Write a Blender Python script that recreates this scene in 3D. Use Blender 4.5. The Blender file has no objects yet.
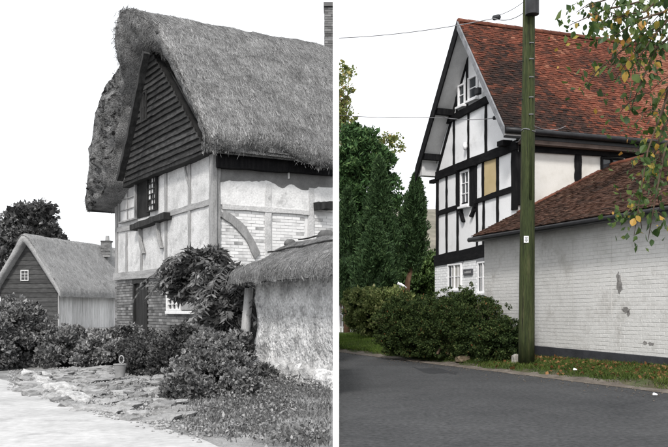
import bpy, bmesh, math, random
import numpy as np
from mathutils import Vector, Matrix, noise as mnoise

random.seed(7)
rng = np.random.default_rng(7)
S = bpy.context.scene
COL = S.collection
R = math.radians

# ------------------------------------------------------------------ camera, sky, sun
H = 1.35                      # eye height over the road
F = 870.0; CX = 334.0; HY = 312.0      # focal length, centre and horizon measured in the photograph
cam = bpy.data.cameras.new('camera'); camo = bpy.data.objects.new('camera', cam); COL.objects.link(camo)
cam.sensor_width = 36; cam.lens = F/668*36
cam.shift_y = (HY-223.5)/668
cam.clip_end = 4000; cam.clip_start = .05
camo.location = (0, 0, H); camo.rotation_euler = (R(90), 0, 0)
S.camera = camo

SUN_EL, SUN_AZ = R(45), R(193)          # azimuth clockwise from +Y: behind the camera, a little to the left
W = bpy.data.worlds.new('World'); S.world = W; W.use_nodes = True
nt = W.node_tree; nt.nodes.clear()
out = nt.nodes.new('ShaderNodeOutputWorld'); bg = nt.nodes.new('ShaderNodeBackground')
sky = nt.nodes.new('ShaderNodeTexSky'); sky.sky_type = 'NISHITA'; sky.sun_disc = False
sky.sun_elevation = SUN_EL; sky.sun_rotation = SUN_AZ; sky.dust_density = 3.0; sky.ozone_density = 1.0
hsv = nt.nodes.new('ShaderNodeHueSaturation'); hsv.inputs['Saturation'].default_value = .25
mixc = nt.nodes.new('ShaderNodeMix'); mixc.data_type = 'RGBA'; mixc.inputs[0].default_value = .72
mixc.inputs[7].default_value = (9.6, 9.75, 10.0, 1)      # even white cloud cover over the clear sky
nt.links.new(sky.outputs[0], hsv.inputs['Color']); nt.links.new(hsv.outputs[0], mixc.inputs[6])
nt.links.new(mixc.outputs[2], bg.inputs[0]); bg.inputs[1].default_value = .113
nt.links.new(bg.outputs[0], out.inputs[0])
sl = bpy.data.lights.new('sun', 'SUN'); sl.energy = 2.1; sl.angle = R(9); sl.color = (1, .965, .92)
so = bpy.data.objects.new('sun', sl); COL.objects.link(so)
sd = Vector((math.sin(SUN_AZ)*math.cos(SUN_EL), math.cos(SUN_AZ)*math.cos(SUN_EL), math.sin(SUN_EL)))
so.rotation_euler = sd.to_track_quat('Z', 'Y').to_euler(); so.location = (0, -20, 30)
S.view_settings.view_transform = 'Standard'; S.view_settings.look = 'None'
S.view_settings.gamma = 1; S.view_settings.use_curve_mapping = False
S.view_settings.exposure = 0.6

# ------------------------------------------------------------------ materials
def new_mat(name):
    m = bpy.data.materials.new(name); m.use_nodes = True
    n = m.node_tree; b = n.nodes['Principled BSDF']
    return m, n, b
def N(n, t, **k):
    x = n.nodes.new(t)
    for a, v in k.items(): setattr(x, a, v)
    return x
def ramp(n, stops):
    r = N(n, 'ShaderNodeValToRGB'); e = r.color_ramp.elements
    while len(e) < len(stops): e.new(.5)
    for el, (p, c) in zip(e, stops): el.position = p; el.color = (*c, 1)
    return r
def g3(v): return (v, v, v)
def surf(name, stops, scale=3., detail=6., rough=.85, stretch=(1, 1, 1), bump=.3, bscale=25., bdist=.02, spec=.25,
         fine=0., fscale=60., objrand=0., blot=None, world=False):
    """noise-coloured surface: stops of a ramp over noise, optional per-object value, blotches, bump."""
    m, n, b = new_mat(name)
    tc = N(n, 'ShaderNodeTexCoord'); mp = N(n, 'ShaderNodeMapping'); mp.inputs['Scale'].default_value = stretch
    n.links.new(N(n, 'ShaderNodeNewGeometry').outputs['Position'] if world else tc.outputs['Object'], mp.inputs[0])
    no = N(n, 'ShaderNodeTexNoise'); no.inputs['Scale'].default_value = scale; no.inputs['Detail'].default_value = detail
    no.inputs['Roughness'].default_value = .62
    n.links.new(mp.outputs[0], no.inputs['Vector'])
    fac = no.outputs['Fac']
    if objrand:
        oi = N(n, 'ShaderNodeObjectInfo'); ma = N(n, 'ShaderNodeMath', operation='MULTIPLY_ADD')
        s = N(n, 'ShaderNodeMath', operation='SUBTRACT'); s.inputs[1].default_value = .5
        n.links.new(oi.outputs['Random'], s.inputs[0]); n.links.new(s.outputs[0], ma.inputs[0]); ma.inputs[1].default_value = objrand
        n.links.new(fac, ma.inputs[2]); fac = ma.outputs[0]
    r = ramp(n, stops); n.links.new(fac, r.inputs[0]); colr = r.outputs[0]
    if fine:
        f2 = N(n, 'ShaderNodeTexNoise'); f2.inputs['Scale'].default_value = fscale; f2.inputs['Detail'].default_value = 3
        n.links.new(mp.outputs[0], f2.inputs['Vector'])
        mr = N(n, 'ShaderNodeMapRange'); mr.inputs[1].default_value = .3; mr.inputs[2].default_value = .7
        mr.inputs[3].default_value = 1-fine; mr.inputs[4].default_value = 1+fine
        n.links.new(f2.outputs['Fac'], mr.inputs[0])
        mx = N(n, 'ShaderNodeMix', data_type='RGBA', blend_type='MULTIPLY'); mx.inputs[0].default_value = 1
        n.links.new(colr, mx.inputs[6]); n.links.new(mr.outputs[0], mx.inputs[7]); colr = mx.outputs[2]
    if blot:
        bc, bs, b0, b1 = blot
        f3 = N(n, 'ShaderNodeTexNoise'); f3.inputs['Scale'].default_value = bs; f3.inputs['Detail'].default_value = 7
        f3.inputs['Roughness'].default_value = .7
        n.links.new(mp.outputs[0], f3.inputs['Vector'])
        mr = N(n, 'ShaderNodeMapRange'); mr.inputs[1].default_value = b0; mr.inputs[2].default_value = b1
        n.links.new(f3.outputs['Fac'], mr.inputs[0])
        mx = N(n, 'ShaderNodeMix', data_type='RGBA'); n.links.new(mr.outputs[0], mx.inputs[0])
        n.links.new(colr, mx.inputs[6]); mx.inputs[7].default_value = (*bc, 1); colr = mx.outputs[2]
    n.links.new(colr, b.inputs['Base Color'])
    b.inputs['Roughness'].default_value = rough; b.inputs['Specular IOR Level'].default_value = spec
    if bump:
        bn = N(n, 'ShaderNodeTexNoise'); bn.inputs['Scale'].default_value = bscale; bn.inputs['Detail'].default_value = 5
        n.links.new(mp.outputs[0], bn.inputs['Vector'])
        bm_ = N(n, 'ShaderNodeBump'); bm_.inputs['Strength'].default_value = bump; bm_.inputs['Distance'].default_value = bdist
        n.links.new(bn.outputs['Fac'], bm_.inputs['Height']); n.links.new(bm_.outputs[0], b.inputs['Normal'])
    return m
def tinted(name, stops, rough=.7, spec=.3, trans=0., objrand=False, noise_amt=0., nscale=8.):
    """colour from the mesh attribute 'tint' (0..1), or from the object's random number."""
    m, n, b = new_mat(name)
    if objrand: src = N(n, 'ShaderNodeObjectInfo').outputs['Random']
    else: src = N(n, 'ShaderNodeAttribute', attribute_name='tint').outputs['Fac']
    if noise_amt:
        tc = N(n, 'ShaderNodeTexCoord'); no = N(n, 'ShaderNodeTexNoise'); no.inputs['Scale'].default_value = nscale
        no.inputs['Detail'].default_value = 5
        n.links.new(tc.outputs['Object'], no.inputs['Vector'])
        s = N(n, 'ShaderNodeMath', operation='SUBTRACT'); s.inputs[1].default_value = .5; n.links.new(no.outputs['Fac'], s.inputs[0])
        ma = N(n, 'ShaderNodeMath', operation='MULTIPLY_ADD'); ma.inputs[1].default_value = noise_amt
        n.links.new(s.outputs[0], ma.inputs[0]); n.links.new(src, ma.inputs[2]); src = ma.outputs[0]
    r = ramp(n, stops); n.links.new(src, r.inputs[0]); n.links.new(r.outputs[0], b.inputs['Base Color'])
    b.inputs['Roughness'].default_value = rough; b.inputs['Specular IOR Level'].default_value = spec
    if trans:
        t = N(n, 'ShaderNodeBsdfTranslucent'); n.links.new(r.outputs[0], t.inputs[0])
        mx = N(n, 'ShaderNodeMixShader'); mx.inputs[0].default_value = trans
        n.links.new(b.outputs[0], mx.inputs[1]); n.links.new(t.outputs[0], mx.inputs[2])
        n.links.new(mx.outputs[0], n.nodes['Material Output'].inputs[0])
    return m
def glass(name, c, rough=.08):
    m, n, b = new_mat(name); b.inputs['Base Color'].default_value = (*c, 1)
    b.inputs['Roughness'].default_value = rough; b.inputs['Specular IOR Level'].default_value = .5
    tc = N(n, 'ShaderNodeTexCoord'); no = N(n, 'ShaderNodeTexNoise'); no.inputs['Scale'].default_value = 5
    bm_ = N(n, 'ShaderNodeBump'); bm_.inputs['Strength'].default_value = .08
    n.links.new(tc.outputs['Object'], no.inputs['Vector']); n.links.new(no.outputs['Fac'], bm_.inputs['Height']); n.links.new(bm_.outputs[0], b.inputs['Normal'])
    return m

M = {}
# left, everything is neutral grey
M['thatch'] = surf('grey_thatch', [(.25, g3(.07)), (.5, g3(.16)), (.78, g3(.28))], 2.2, 8, .95, bump=1., bscale=34, bdist=.05, fine=.7, fscale=42, spec=.05, blot=(g3(.05), 3.3, .6, .72))
M['thatch_old_shaded'] = surf('decayed_shaded_thatch', [(.3, g3(.05)), (.48, g3(.13)), (.7, g3(.27))], 2.6, 9, .97, (1, 1, 1.7), bump=1., bscale=22, bdist=.08, fine=.7, fscale=36, spec=.03, blot=(g3(.012), 2.4, .52, .6))  # black blotches paint crevice shade into the torn gable-end thatch
M['thatch_new'] = surf('pale_thatch', [(.25, g3(.2)), (.5, g3(.3)), (.78, g3(.4))], 2.2, 8, .95, bump=.8, bscale=34, bdist=.05, fine=.5, fscale=42, spec=.05)
M['straw'] = tinted('grey_straw', [(0, g3(.05)), (.5, g3(.2)), (1, g3(.4))], .95, .05)
M['plaster_white'] = surf('whitewash', [(.3, g3(.5)), (.5, g3(.68)), (.8, g3(.78))], 1.8, 9, .95, bump=.6, bscale=18, fine=.1, fscale=24, blot=(g3(.32), 2.6, .57, .75))
M['plaster_grey'] = surf('weathered_shaded_plaster', [(.25, g3(.32)), (.5, g3(.5)), (.75, g3(.62))], 1.6, 9, .95, bump=.6, bscale=18, fine=.16, fscale=30, blot=(g3(.24), 3.1, .55, .76))
M['plaster_bare_shaded'] = surf('bare_shaded_plaster', [(.25, g3(.1)), (.5, g3(.16)), (.75, g3(.22))], 2.5, 8, .95, bump=.5, bscale=20, fine=.12)
M['oak_grey'] = surf('weathered_oak', [(.25, g3(.15)), (.5, g3(.26)), (.8, g3(.36))], 3, 7, .9, (3, 3, .6), bump=.5, bscale=25, fine=.2, fscale=35)
M['oak_level'] = surf('weathered_level_oak', [(.25, g3(.17)), (.5, g3(.28)), (.8, g3(.38))], 2.2, 8, .9, (.7, .7, 5), bump=.5, bscale=12, fine=.2, fscale=16)
M['oak_dark'] = surf('dark_oak', [(.25, g3(.01)), (.5, g3(.022)), (.8, g3(.055))], 3, 7, .9, (3, 3, .6), bump=.5, bscale=25, fine=.2, fscale=35)
M['board_dark'] = surf('tarred_board', [(.25, g3(.01)), (.5, g3(.027)), (.8, g3(.075))], 4, 8, .9, (1, 1, 4), bump=.6, bscale=18, fine=.3, fscale=30, objrand=.25)
M['board_far'] = surf('grey_board', [(.25, g3(.03)), (.5, g3(.052)), (.8, g3(.09))], 3, 6, .9, (1, 1, 4), bump=.3, objrand=.2)
M['board_pale'] = surf('pale_board', [(.25, g3(.4)), (.5, g3(.58)), (.75, g3(.72))], 3, 7, .9, (4, 4, .5), bump=.3, objrand=.35, fine=.12)
M['brick_grey'] = tinted('grey_brick', [(0, g3(.07)), (.5, g3(.15)), (1, g3(.26))], .95, .1, noise_amt=.35, nscale=4)
M['brick_white'] = tinted('whitewashed_brick', [(0, g3(.22)), (.2, g3(.5)), (.42, g3(.68)), (1, g3(.78))], .95, .1, noise_amt=1.1, nscale=2.5)
M['mortar_white'] = surf('limewashed_mortar', [(.3, g3(.5)), (.7, g3(.72))], 3, 6, .95)
M['mortar_grey'] = surf('grey_mortar', [(.3, g3(.24)), (.7, g3(.36))], 6, 5, .95)
M['cob'] = surf('rough_cob', [(.28, g3(.24)), (.42, g3(.42)), (.55, g3(.58)), (.8, g3(.7))], 2.4, 10, .97, bump=1., bscale=11, bdist=.12, fine=.3, fscale=24, blot=(g3(.2), 6.5, .56, .68))
M['stone_white'] = surf('limewashed_stone', [(.3, g3(.24)), (.5, g3(.42)), (.75, g3(.58))], 3.5, 8, .95, bump=.8, bscale=10, bdist=.04, fine=.15, objrand=.2)
M['limewash'] = surf('rough_limewash', [(.3, g3(.4)), (.45, g3(.62)), (.75, g3(.78))], 3.5, 9, .95, bump=1., bscale=12, bdist=.06, fine=.2, fscale=22, blot=(g3(.22), 4, .6, .7))
M['stone_path'] = surf('pale_path_stone', [(.25, g3(.15)), (.5, g3(.26)), (.75, g3(.4))], 4, 8, .95, bump=.8, bscale=14, bdist=.03, fine=.2, objrand=.3)
M['dirt_road'] = surf('chalk_road', [(.2, g3(.26)), (.45, g3(.38)), (.7, g3(.48))], .7, 10, .97, bump=.45, bscale=7, bdist=.03, fine=.12, fscale=9, blot=(g3(.2), 1.6, .54, .78))
M['soil_grey'] = surf('grey_soil', [(.25, g3(.09)), (.5, g3(.2)), (.75, g3(.36))], 1.3, 8, .97, bump=.8, bscale=12, bdist=.04, fine=.25)
M['leaf_grey_dark'] = tinted('grey_leaf_dark', [(0, g3(.025)), (.5, g3(.075)), (1, g3(.19))], .65, .1, .15)
M['leaf_grey'] = tinted('grey_leaf', [(0, g3(.045)), (.5, g3(.15)), (1, g3(.36))], .65, .1, .15)
M['leaf_grey_pale'] = tinted('grey_leaf_pale', [(0, g3(.06)), (.5, g3(.19)), (1, g3(.45))], .65, .1, .15)
M['grass_grey'] = tinted('grey_grass', [(0, g3(.035)), (.5, g3(.12)), (1, g3(.32))], .8, .2, .15)
M['bark_grey'] = surf('grey_bark', [(.3, g3(.05)), (.7, g3(.14))], 6, 6, .95, (1, 1, .3), bump=.7)
M['post_pale'] = surf('barked_post', [(.3, g3(.3)), (.6, g3(.5)), (.8, g3(.6))], 4, 6, .9, (3, 3, .4), bump=.5, fine=.2)
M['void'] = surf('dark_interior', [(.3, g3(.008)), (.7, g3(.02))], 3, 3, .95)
M['glass_grey'] = glass('old_glass', g3(.03))
M['pane_pale'] = surf('papered_pane', [(.3, g3(.3)), (.5, g3(.5)), (.8, g3(.68))], 1.2, 4, .4, objrand=.5, bump=0)
M['white_grey'] = surf('white_painted_wood', [(.3, g3(.6)), (.7, g3(.74))], 5, 5, .7, bump=.15)
M['clay_pot'] = surf('clay_pot', [(.3, g3(.16)), (.7, g3(.28))], 5, 5, .8)
# right, colour
M['render_white'] = surf('white_render', [(.22, (.7, .7, .705)), (.48, (.83, .835, .845)), (.8, (.87, .875, .89))], 1.5, 9, .85, bump=.3, bscale=14, fine=.04, blot=((.62, .61, .59), 2.4, .6, .85))
M['render_cream'] = surf('cream_render', [(.25, (.52, .5, .46)), (.5, (.63, .615, .58)), (.8, (.68, .665, .64))], 1.5, 6, .9, bump=.15, bscale=25, fine=.03)
M['render_yellow'] = surf('ochre_render', [(.3, (.46, .36, .19)), (.7, (.55, .44, .26))], 2, 6, .9, bump=.2)
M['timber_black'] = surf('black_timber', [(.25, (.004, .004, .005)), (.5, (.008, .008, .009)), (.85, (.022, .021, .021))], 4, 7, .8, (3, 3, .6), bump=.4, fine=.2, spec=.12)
M['beam_black'] = surf('black_beam', [(.25, (.004, .004, .005)), (.5, (.008, .008, .009)), (.85, (.022, .021, .021))], 4, 7, .8, (1, 1, 3), bump=.4, fine=.2, spec=.12)
M['soffit'] = surf('pale_soffit', [(.3, (.5, .5, .5)), (.7, (.66, .66, .66))], 2, 6, .8, (1, 1, 1), bump=.2, fine=.08)
M['brown_board'] = surf('brown_board', [(.3, (.06, .045, .038)), (.7, (.12, .09, .078))], 3, 6, .8, bump=.3)
M['verge_grey'] = surf('grey_verge', [(.3, (.13, .135, .145)), (.7, (.26, .265, .28))], 5, 6, .85, bump=.3)
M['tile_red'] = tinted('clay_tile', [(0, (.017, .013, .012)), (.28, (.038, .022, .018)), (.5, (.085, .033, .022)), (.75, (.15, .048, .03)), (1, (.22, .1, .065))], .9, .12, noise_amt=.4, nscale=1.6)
M['tile_brown'] = tinted('mossy_tile', [(0, (.018, .013, .011)), (.35, (.045, .027, .02)), (.65, (.085, .045, .032)), (.9, (.13, .075, .052)), (1, (.14, .115, .08))], .9, .12, noise_amt=.4, nscale=1.8)
M['ridge_red'] = surf('red_ridge_tile', [(.3, (.08, .028, .018)), (.7, (.15, .055, .033))], 4, 6, .85, objrand=.5)
M['felt'] = surf('roof_underlay', [(.3, (.03, .022, .02)), (.7, (.05, .035, .03))], 4, 4, .9)
M['brick_paint'] = surf('painted_brick', [(.22, (.42, .415, .395)), (.45, (.57, .565, .55)), (.75, (.64, .635, .62))], 1.1, 8, .8, bump=.4, bscale=22, fine=.07, objrand=.04, blot=((.26, .245, .22), 1.1, .52, .8), world=True)
M['mortar_paint'] = surf('painted_mortar', [(.3, (.42, .415, .4)), (.7, (.57, .56, .545))], 1.1, 8, .9, bump=.3, world=True)
M['bare_render'] = surf('bare_grey_patch', [(.3, (.12, .115, .11)), (.7, (.27, .26, .25))], 9, 6, .95, bump=.6)
M['plinth'] = surf('tarred_plinth', [(.25, (.018, .019, .022)), (.6, (.04, .042, .048)), (.8, (.075, .07, .066))], 2.5, 7, .8, bump=.3)
M['asphalt'] = surf('asphalt', [(.25, (.033, .034, .036)), (.5, (.048, .049, .051)), (.75, (.066, .067, .069))], .55, 9, .85, bump=1., bscale=30, bdist=.04, fine=.5, fscale=17, spec=.3, blot=((.024, .025, .027), 2.3, .52, .75))
M['asphalt_patch'] = surf('asphalt_patch', [(.3, (.019, .02, .022)), (.7, (.03, .031, .033))], 2, 7, .8, bump=.8, bscale=75, bdist=.012, fine=.25)
M['verge_soil'] = surf('verge_soil', [(.28, (.045, .036, .025)), (.5, (.085, .075, .045)), (.7, (.16, .135, .1))], 1.6, 8, .95, bump=.8, bscale=16, bdist=.03, fine=.3, blot=((.035, .055, .014), 1.1, .4, .55))
M['gravel'] = surf('road_edge_grit', [(.25, (.06, .05, .042)), (.5, (.12, .103, .086)), (.75, (.22, .195, .17))], 3, 8, .95, bump=.8, bscale=40, bdist=.02, fine=.35)
M['grass'] = tinted('green_grass', [(0, (.028, .04, .01)), (.4, (.055, .088, .016)), (.75, (.09, .13, .024)), (1, (.2, .17, .07))], .7, .25, .25)
M['lawn'] = tinted('lawn_grass', [(0, (.05, .085, .014)), (.4, (.09, .155, .022)), (.75, (.14, .22, .035)), (1, (.22, .25, .08))], .7, .2, .3)
M['hedge_leaf'] = tinted('hedge_leaf', [(0, (.009, .016, .006)), (.45, (.035, .058, .018)), (.8, (.075, .1, .032)), (.97, (.1, .11, .04)), (1, (.16, .075, .03))], .65, .12, .15)
M['shrub_leaf'] = tinted('shrub_leaf', [(0, (.04, .058, .018)), (.5, (.14, .18, .06)), (.85, (.3, .32, .13)), (1, (.42, .41, .22))], .65, .12, .2)
M['conifer'] = tinted('conifer_leaf', [(0, (.016, .03, .013)), (.5, (.045, .085, .034)), (1, (.115, .175, .068))], .6, .12, .1)
M['conifer_pale'] = tinted('pale_conifer_leaf', [(0, (.018, .038, .015)), (.5, (.055, .112, .04)), (1, (.14, .22, .08))], .6, .12, .12)
M['bush_mid'] = tinted('background_leaf', [(0, (.016, .033, .01)), (.5, (.055, .1, .026)), (1, (.12, .18, .05))], .6, .3, .15)
M['autumn'] = tinted('autumn_leaf', [(0, (.09, .13, .04)), (.55, (.2, .23, .075)), (.8, (.36, .3, .1)), (1, (.42, .24, .08))], .6, .3, .3)
M['branch_leaf'] = tinted('branch_leaf', [(0, (.022, .05, .012)), (.5, (.05, .095, .02)), (.84, (.1, .14, .03)), (.9, (.36, .27, .05)), (1, (.42, .2, .04))], .5, .35, .3, objrand=True)
M['dead_leaf'] = tinted('fallen_leaf', [(0, (.05, .022, .01)), (.5, (.14, .058, .022)), (1, (.26, .14, .06))], .7, .2)
M['bark'] = surf('bark', [(.3, (.035, .025, .018)), (.7, (.11, .075, .05))], 6, 6, .95, (1, 1, .3), bump=.7)
M['bark_red'] = surf('reddish_bark', [(.3, (.09, .05, .03)), (.7, (.22, .13, .085))], 6, 6, .95, (1, 1, .3), bump=.7)
M['pole_wood'] = surf('green_pole_wood', [(.25, (.014, .02, .007)), (.5, (.034, .045, .014)), (.75, (.08, .08, .036))], 2.2, 8, .8, (5, 5, .35), bump=.9, bscale=14, fine=.4, fscale=20, blot=((.012, .014, .006), 2.6, .55, .66))
M['steel_grey'] = surf('grey_steel', [(.3, (.12, .12, .125)), (.7, (.2, .2, .21))], 6, 4, .5, bump=.1)
M['steel_dark'] = surf('dark_steel', [(.3, (.015, .016, .018)), (.7, (.035, .036, .04))], 6, 4, .5, bump=.1)
M['black_plastic'] = surf('black_gutter', [(.3, (.008, .008, .009)), (.7, (.018, .018, .02))], 6, 4, .4, bump=.05)
M['cable_mat'] = surf('grey_cable', [(.3, (.16, .16, .17)), (.7, (.24, .24, .25))], 6, 3, .6, bump=0)
M['paint_white'] = surf('white_gloss', [(.3, (.76, .76, .77)), (.7, (.83, .83, .84))], 4, 5, .45, bump=.08)
M['glass'] = glass('window_glass', (.035, .04, .045), .05)
M['curtain'] = surf('net_curtain', [(.3, (.3, .29, .27)), (.7, (.5, .49, .46))], 3, 4, .9, (6, 6, .4), bump=0)
M['plaque'] = surf('slate_plaque', [(.3, (.05, .05, .055)), (.7, (.1, .1, .11))], 6, 5, .6, bump=.1)
M['letter'] = surf('pale_letter', [(.3, (.35, .35, .35)), (.7, (.5, .5, .5))], 6, 3, .6, bump=0)
M['hill'] = surf('hazy_hillside', [(.3, (.1, .1, .075)), (.5, (.16, .15, .12)), (.75, (.22, .2, .17))], .06, 9, .97, bump=.5, bscale=.3, bdist=1., fine=.25, fscale=.35)  # grey-brown tone has the distance haze put into the colour
M['added_post_white'] = surf('added_white_post_paint', [(.3, g3(.83)), (.7, g3(.87))], 5, 5, .6, bump=.08)

# ------------------------------------------------------------------ object helpers
def rootloc(o):
    v = Vector((0, 0, 0))
    while o: v += o.location; o = o.parent
    return v
def thing(name, label, cat, loc, group=None):
    o = bpy.data.objects.new(name, None); COL.objects.link(o); o.location = loc; o.empty_display_size = .2
    o['label'] = label; o['category'] = cat
    if group: o['group'] = group
    return o
def tag(o, label=None, cat=None, group=None, kind=None):
    if label: o['label'] = label
    if cat: o['category'] = cat
    if group: o['group'] = group
    if kind: o['kind'] = kind
    return o
def link(name, me, parent=None, loc=(0, 0, 0)):
    o = bpy.data.objects.new(name, me); COL.objects.link(o); o.location = loc
    if parent: o.parent = parent
    return o
class MB:
    def __init__(s): s.v = []; s.f = []; s.t = []
    def add(s, vs, fs, t=None):
        b = len(s.v); s.v += [tuple(p) for p in vs]; s.f += [tuple(i+b for i in f) for f in fs]
        s.t += [t if t is not None else random.random()]*len(fs); return s
    def hexa(s, p, t=None):           # 8 points: bottom ring 0-3, top ring 4-7
        return s.add(p, [(3, 2, 1, 0), (4, 5, 6, 7), (0, 1, 5, 4), (1, 2, 6, 5), (2, 3, 7, 6), (3, 0, 4, 7)], t)
    def box(s, c, h, rz=0, t=None):
        ca, sa = math.cos(rz), math.sin(rz); P = []
        for z in (-1, 1):
            for x, y in ((-1, -1), (1, -1), (1, 1), (-1, 1)):
                X, Y = x*h[0], y*h[1]; P.append((c[0]+X*ca-Y*sa, c[1]+X*sa+Y*ca, c[2]+z*h[2]))
        return s.hexa(P, t)
    def prism(s, poly, vec, t=None):
        n = len(poly); vec = Vector(vec); a = [Vector(p) for p in poly]; b = [p+vec for p in a]
        fs = [tuple(range(n-1, -1, -1)), tuple(range(n, 2*n))]+[(i, (i+1) % n, n+(i+1) % n, n+i) for i in range(n)]
        return s.add(a+b, fs, t)
    def tube(s, path, rad, n=8, t=None, cap=True, wob=0.):
        path = [Vector(p) for p in path]; rad = rad if hasattr(rad, '__len__') else [rad]*len(path)
        vs = []; fs = []; ref = None
        for i, p in enumerate(path):
            d = (path[min(i+1, len(path)-1)]-path[max(i-1, 0)]).normalized()
            if ref is None: ref = d.orthogonal().normalized()
            ref = (ref-d*ref.dot(d)).normalized(); b = d.cross(ref)
            for k in range(n):
                a = 2*math.pi*k/n; rr = rad[i]*(1+wob*random.uniform(-1, 1)); vs.append(p+(ref*math.cos(a)+b*math.sin(a))*rr)
        for i in range(len(path)-1):
            for k in range(n):
                k2 = (k+1) % n; fs.append((i*n+k, i*n+k2, (i+1)*n+k2, (i+1)*n+k))
        if cap: fs += [tuple(range(n-1, -1, -1)), tuple((len(path)-1)*n+k for k in range(n))]
        return s.add(vs, fs, t)
    def build(s, name, m, parent=None, smooth=False, loc=None, bevel=0, cut=None, kind=None, label=None, tint=False):
        o_ = rootloc(parent) if parent else Vector(loc or (0, 0, 0))
        me = bpy.data.meshes.new(name)
        me.from_pydata([(p[0]-o_.x, p[1]-o_.y, p[2]-o_.z) for p in s.v], [], s.f)
        me.materials.append(m)
        if tint:
            a = me.attributes.new('tint', 'FLOAT', 'FACE'); a.data.foreach_set('value', np.array(s.t, dtype=np.float32))
        if cut is not None or bevel:
            bm = bmesh.new(); bm.from_mesh(me)
            bmesh.ops.recalc_face_normals(bm, faces=bm.faces)
            if cut is not None:
                co, no = cut
                g = bm.verts[:]+bm.edges[:]+bm.faces[:]
                r = bmesh.ops.bisect_plane(bm, geom=g, plane_co=Vector(co)-o_, plane_no=Vector(no), clear_outer=True)
                ed = [e for e in r['geom_cut'] if isinstance(e, bmesh.types.BMEdge)]
                if ed: bmesh.ops.holes_fill(bm, edges=ed)
            if bevel:
                es = [e for e in bm.edges if len(e.link_faces) == 2 and e.calc_face_angle(0) > .6]
                bmesh.ops.bevel(bm, geom=es, offset=bevel, segments=1, affect='EDGES', clamp_overlap=True)
            bm.to_mesh(me); bm.free()
        if smooth: me.polygons.foreach_set('use_smooth', [True]*len(me.polygons))
        ob = link(name, me, parent, (0, 0, 0) if parent else o_)
        if kind: ob['kind'] = kind
        if label: ob['label'] = label
        return ob
CUTL = ((-.012, 0, 0), (1, 0, 0))      # the left scene ends at the added white post's line

def npmesh(name, V, FC, m, parent=None, loc=(0, 0, 0), tint=None, smooth=False, kind=None):
    """numpy arrays -> mesh object. V (n,3), FC (m,k) equal-sided faces"""
    o_ = rootloc(parent) if parent else Vector(loc)
    V = np.asarray(V, dtype=np.float32)-np.array(o_, dtype=np.float32)
    FC = np.asarray(FC, dtype=np.int32); k = FC.shape[1]
    me = bpy.data.meshes.new(name); me.vertices.add(len(V)); me.vertices.foreach_set('co', V.ravel())
    me.loops.add(FC.size); me.loops.foreach_set('vertex_index', FC.ravel())
    me.polygons.add(len(FC)); me.polygons.foreach_set('loop_start', np.arange(0, FC.size, k, dtype=np.int32))
    me.update(calc_edges=True); me.materials.append(m)
    if tint is not None:
        a = me.attributes.new('tint', 'FLOAT', 'FACE'); a.data.foreach_set('value', np.asarray(tint, dtype=np.float32))
    if smooth: me.polygons.foreach_set('use_smooth', np.ones(len(FC), dtype=bool))
    ob = link(name, me, parent, (0, 0, 0) if parent else o_)
    if kind: ob['kind'] = kind
    return ob
def unit(a): return a/np.maximum(np.linalg.norm(a, axis=1, keepdims=True), 1e-9)
def leaves(name, C, D, L, Wd, m, parent=None, tint=None, spread=.8, fold=.25, loc=(0, 0, 0), kind=None, clipx=None):
    """leaf clusters: C centres, D preferred growing directions; L length, Wd width."""
    C = np.asarray(C, float); D = np.asarray(D, float)
    if clipx is not None:
        k = clipx(C); C = C[k]; D = D[k]; tint = None if tint is None else np.asarray(tint)[k]
    n = len(C); ax = unit(D+rng.normal(0, spread, (n, 3)))
    o = unit(np.cross(ax, rng.normal(0, 1, (n, 3)))); nn = np.cross(ax, o)
    sz = rng.uniform(.45, 1.35, n)*np.where(rng.random(n) < .08, 1.45, 1.); l = (L*sz)[:, None]; w = (Wd*sz*rng.uniform(.75, 1.2, n))[:, None]
    V = np.empty((n, 4, 3)); V[:, 0] = C-ax*l*.5; V[:, 2] = C+ax*l*.5
    V[:, 1] = C+o*w*.5+nn*w*fold; V[:, 3] = C-o*w*.5+nn*w*fold
    b = np.arange(n)[:, None]*4
    FC = np.concatenate([b+np.array([[0, 1, 2]]), b+np.array([[0, 2, 3]])], axis=1).reshape(-1, 3)
    if tint is None: tint = rng.random(n)
    return npmesh(name, V.reshape(-1, 3), FC, m, parent, loc, np.repeat(np.clip(tint, 0, 1), 2), kind=kind)
def sph(n): return unit(rng.normal(0, 1, (n, 3)))
def clumps(blobs, nsub, sr, per, shell=(.7, 1.02), squash=.8, zmin=None):
    """blobs [(centre, radii)], sub-clumps near their surfaces, leaves in each clump -> centres, directions, tint"""
    vol = np.array([b[1][0]*b[1][1]+b[1][1]*b[1][2]+b[1][0]*b[1][2] for b in blobs]); vol = vol/vol.sum()
    C = []; D = []; T = []
    for (c, r), w in zip(blobs, vol):
        k = max(3, int(nsub*w)); d = sph(k); rr = rng.uniform(*shell, k)[:, None]
        cc = np.array(c)+d*rr*np.array(r)
        for q in range(k):
            s = sr*rng.uniform(.6, 1.35); m_ = int(per*rng.uniform(.6, 1.3))
            e = sph(m_); ra = rng.random(m_)[:, None]**.45
            C.append(cc[q]+e*ra*s*np.array([1, 1, squash])); D.append(e*.7+d[q]*.6+np.array([0, 0, .25]))
            T.append(np.clip(rng.normal(.45+.25*(rng.random()-.5), .2, m_), 0, 1))
    C = np.concatenate(C); D = np.concatenate(D); T = np.concatenate(T)
    if zmin is not None: k = C[:, 2] > zmin; C = C[k]; D = D[k]; T = T[k]
    return C, D, T
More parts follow.
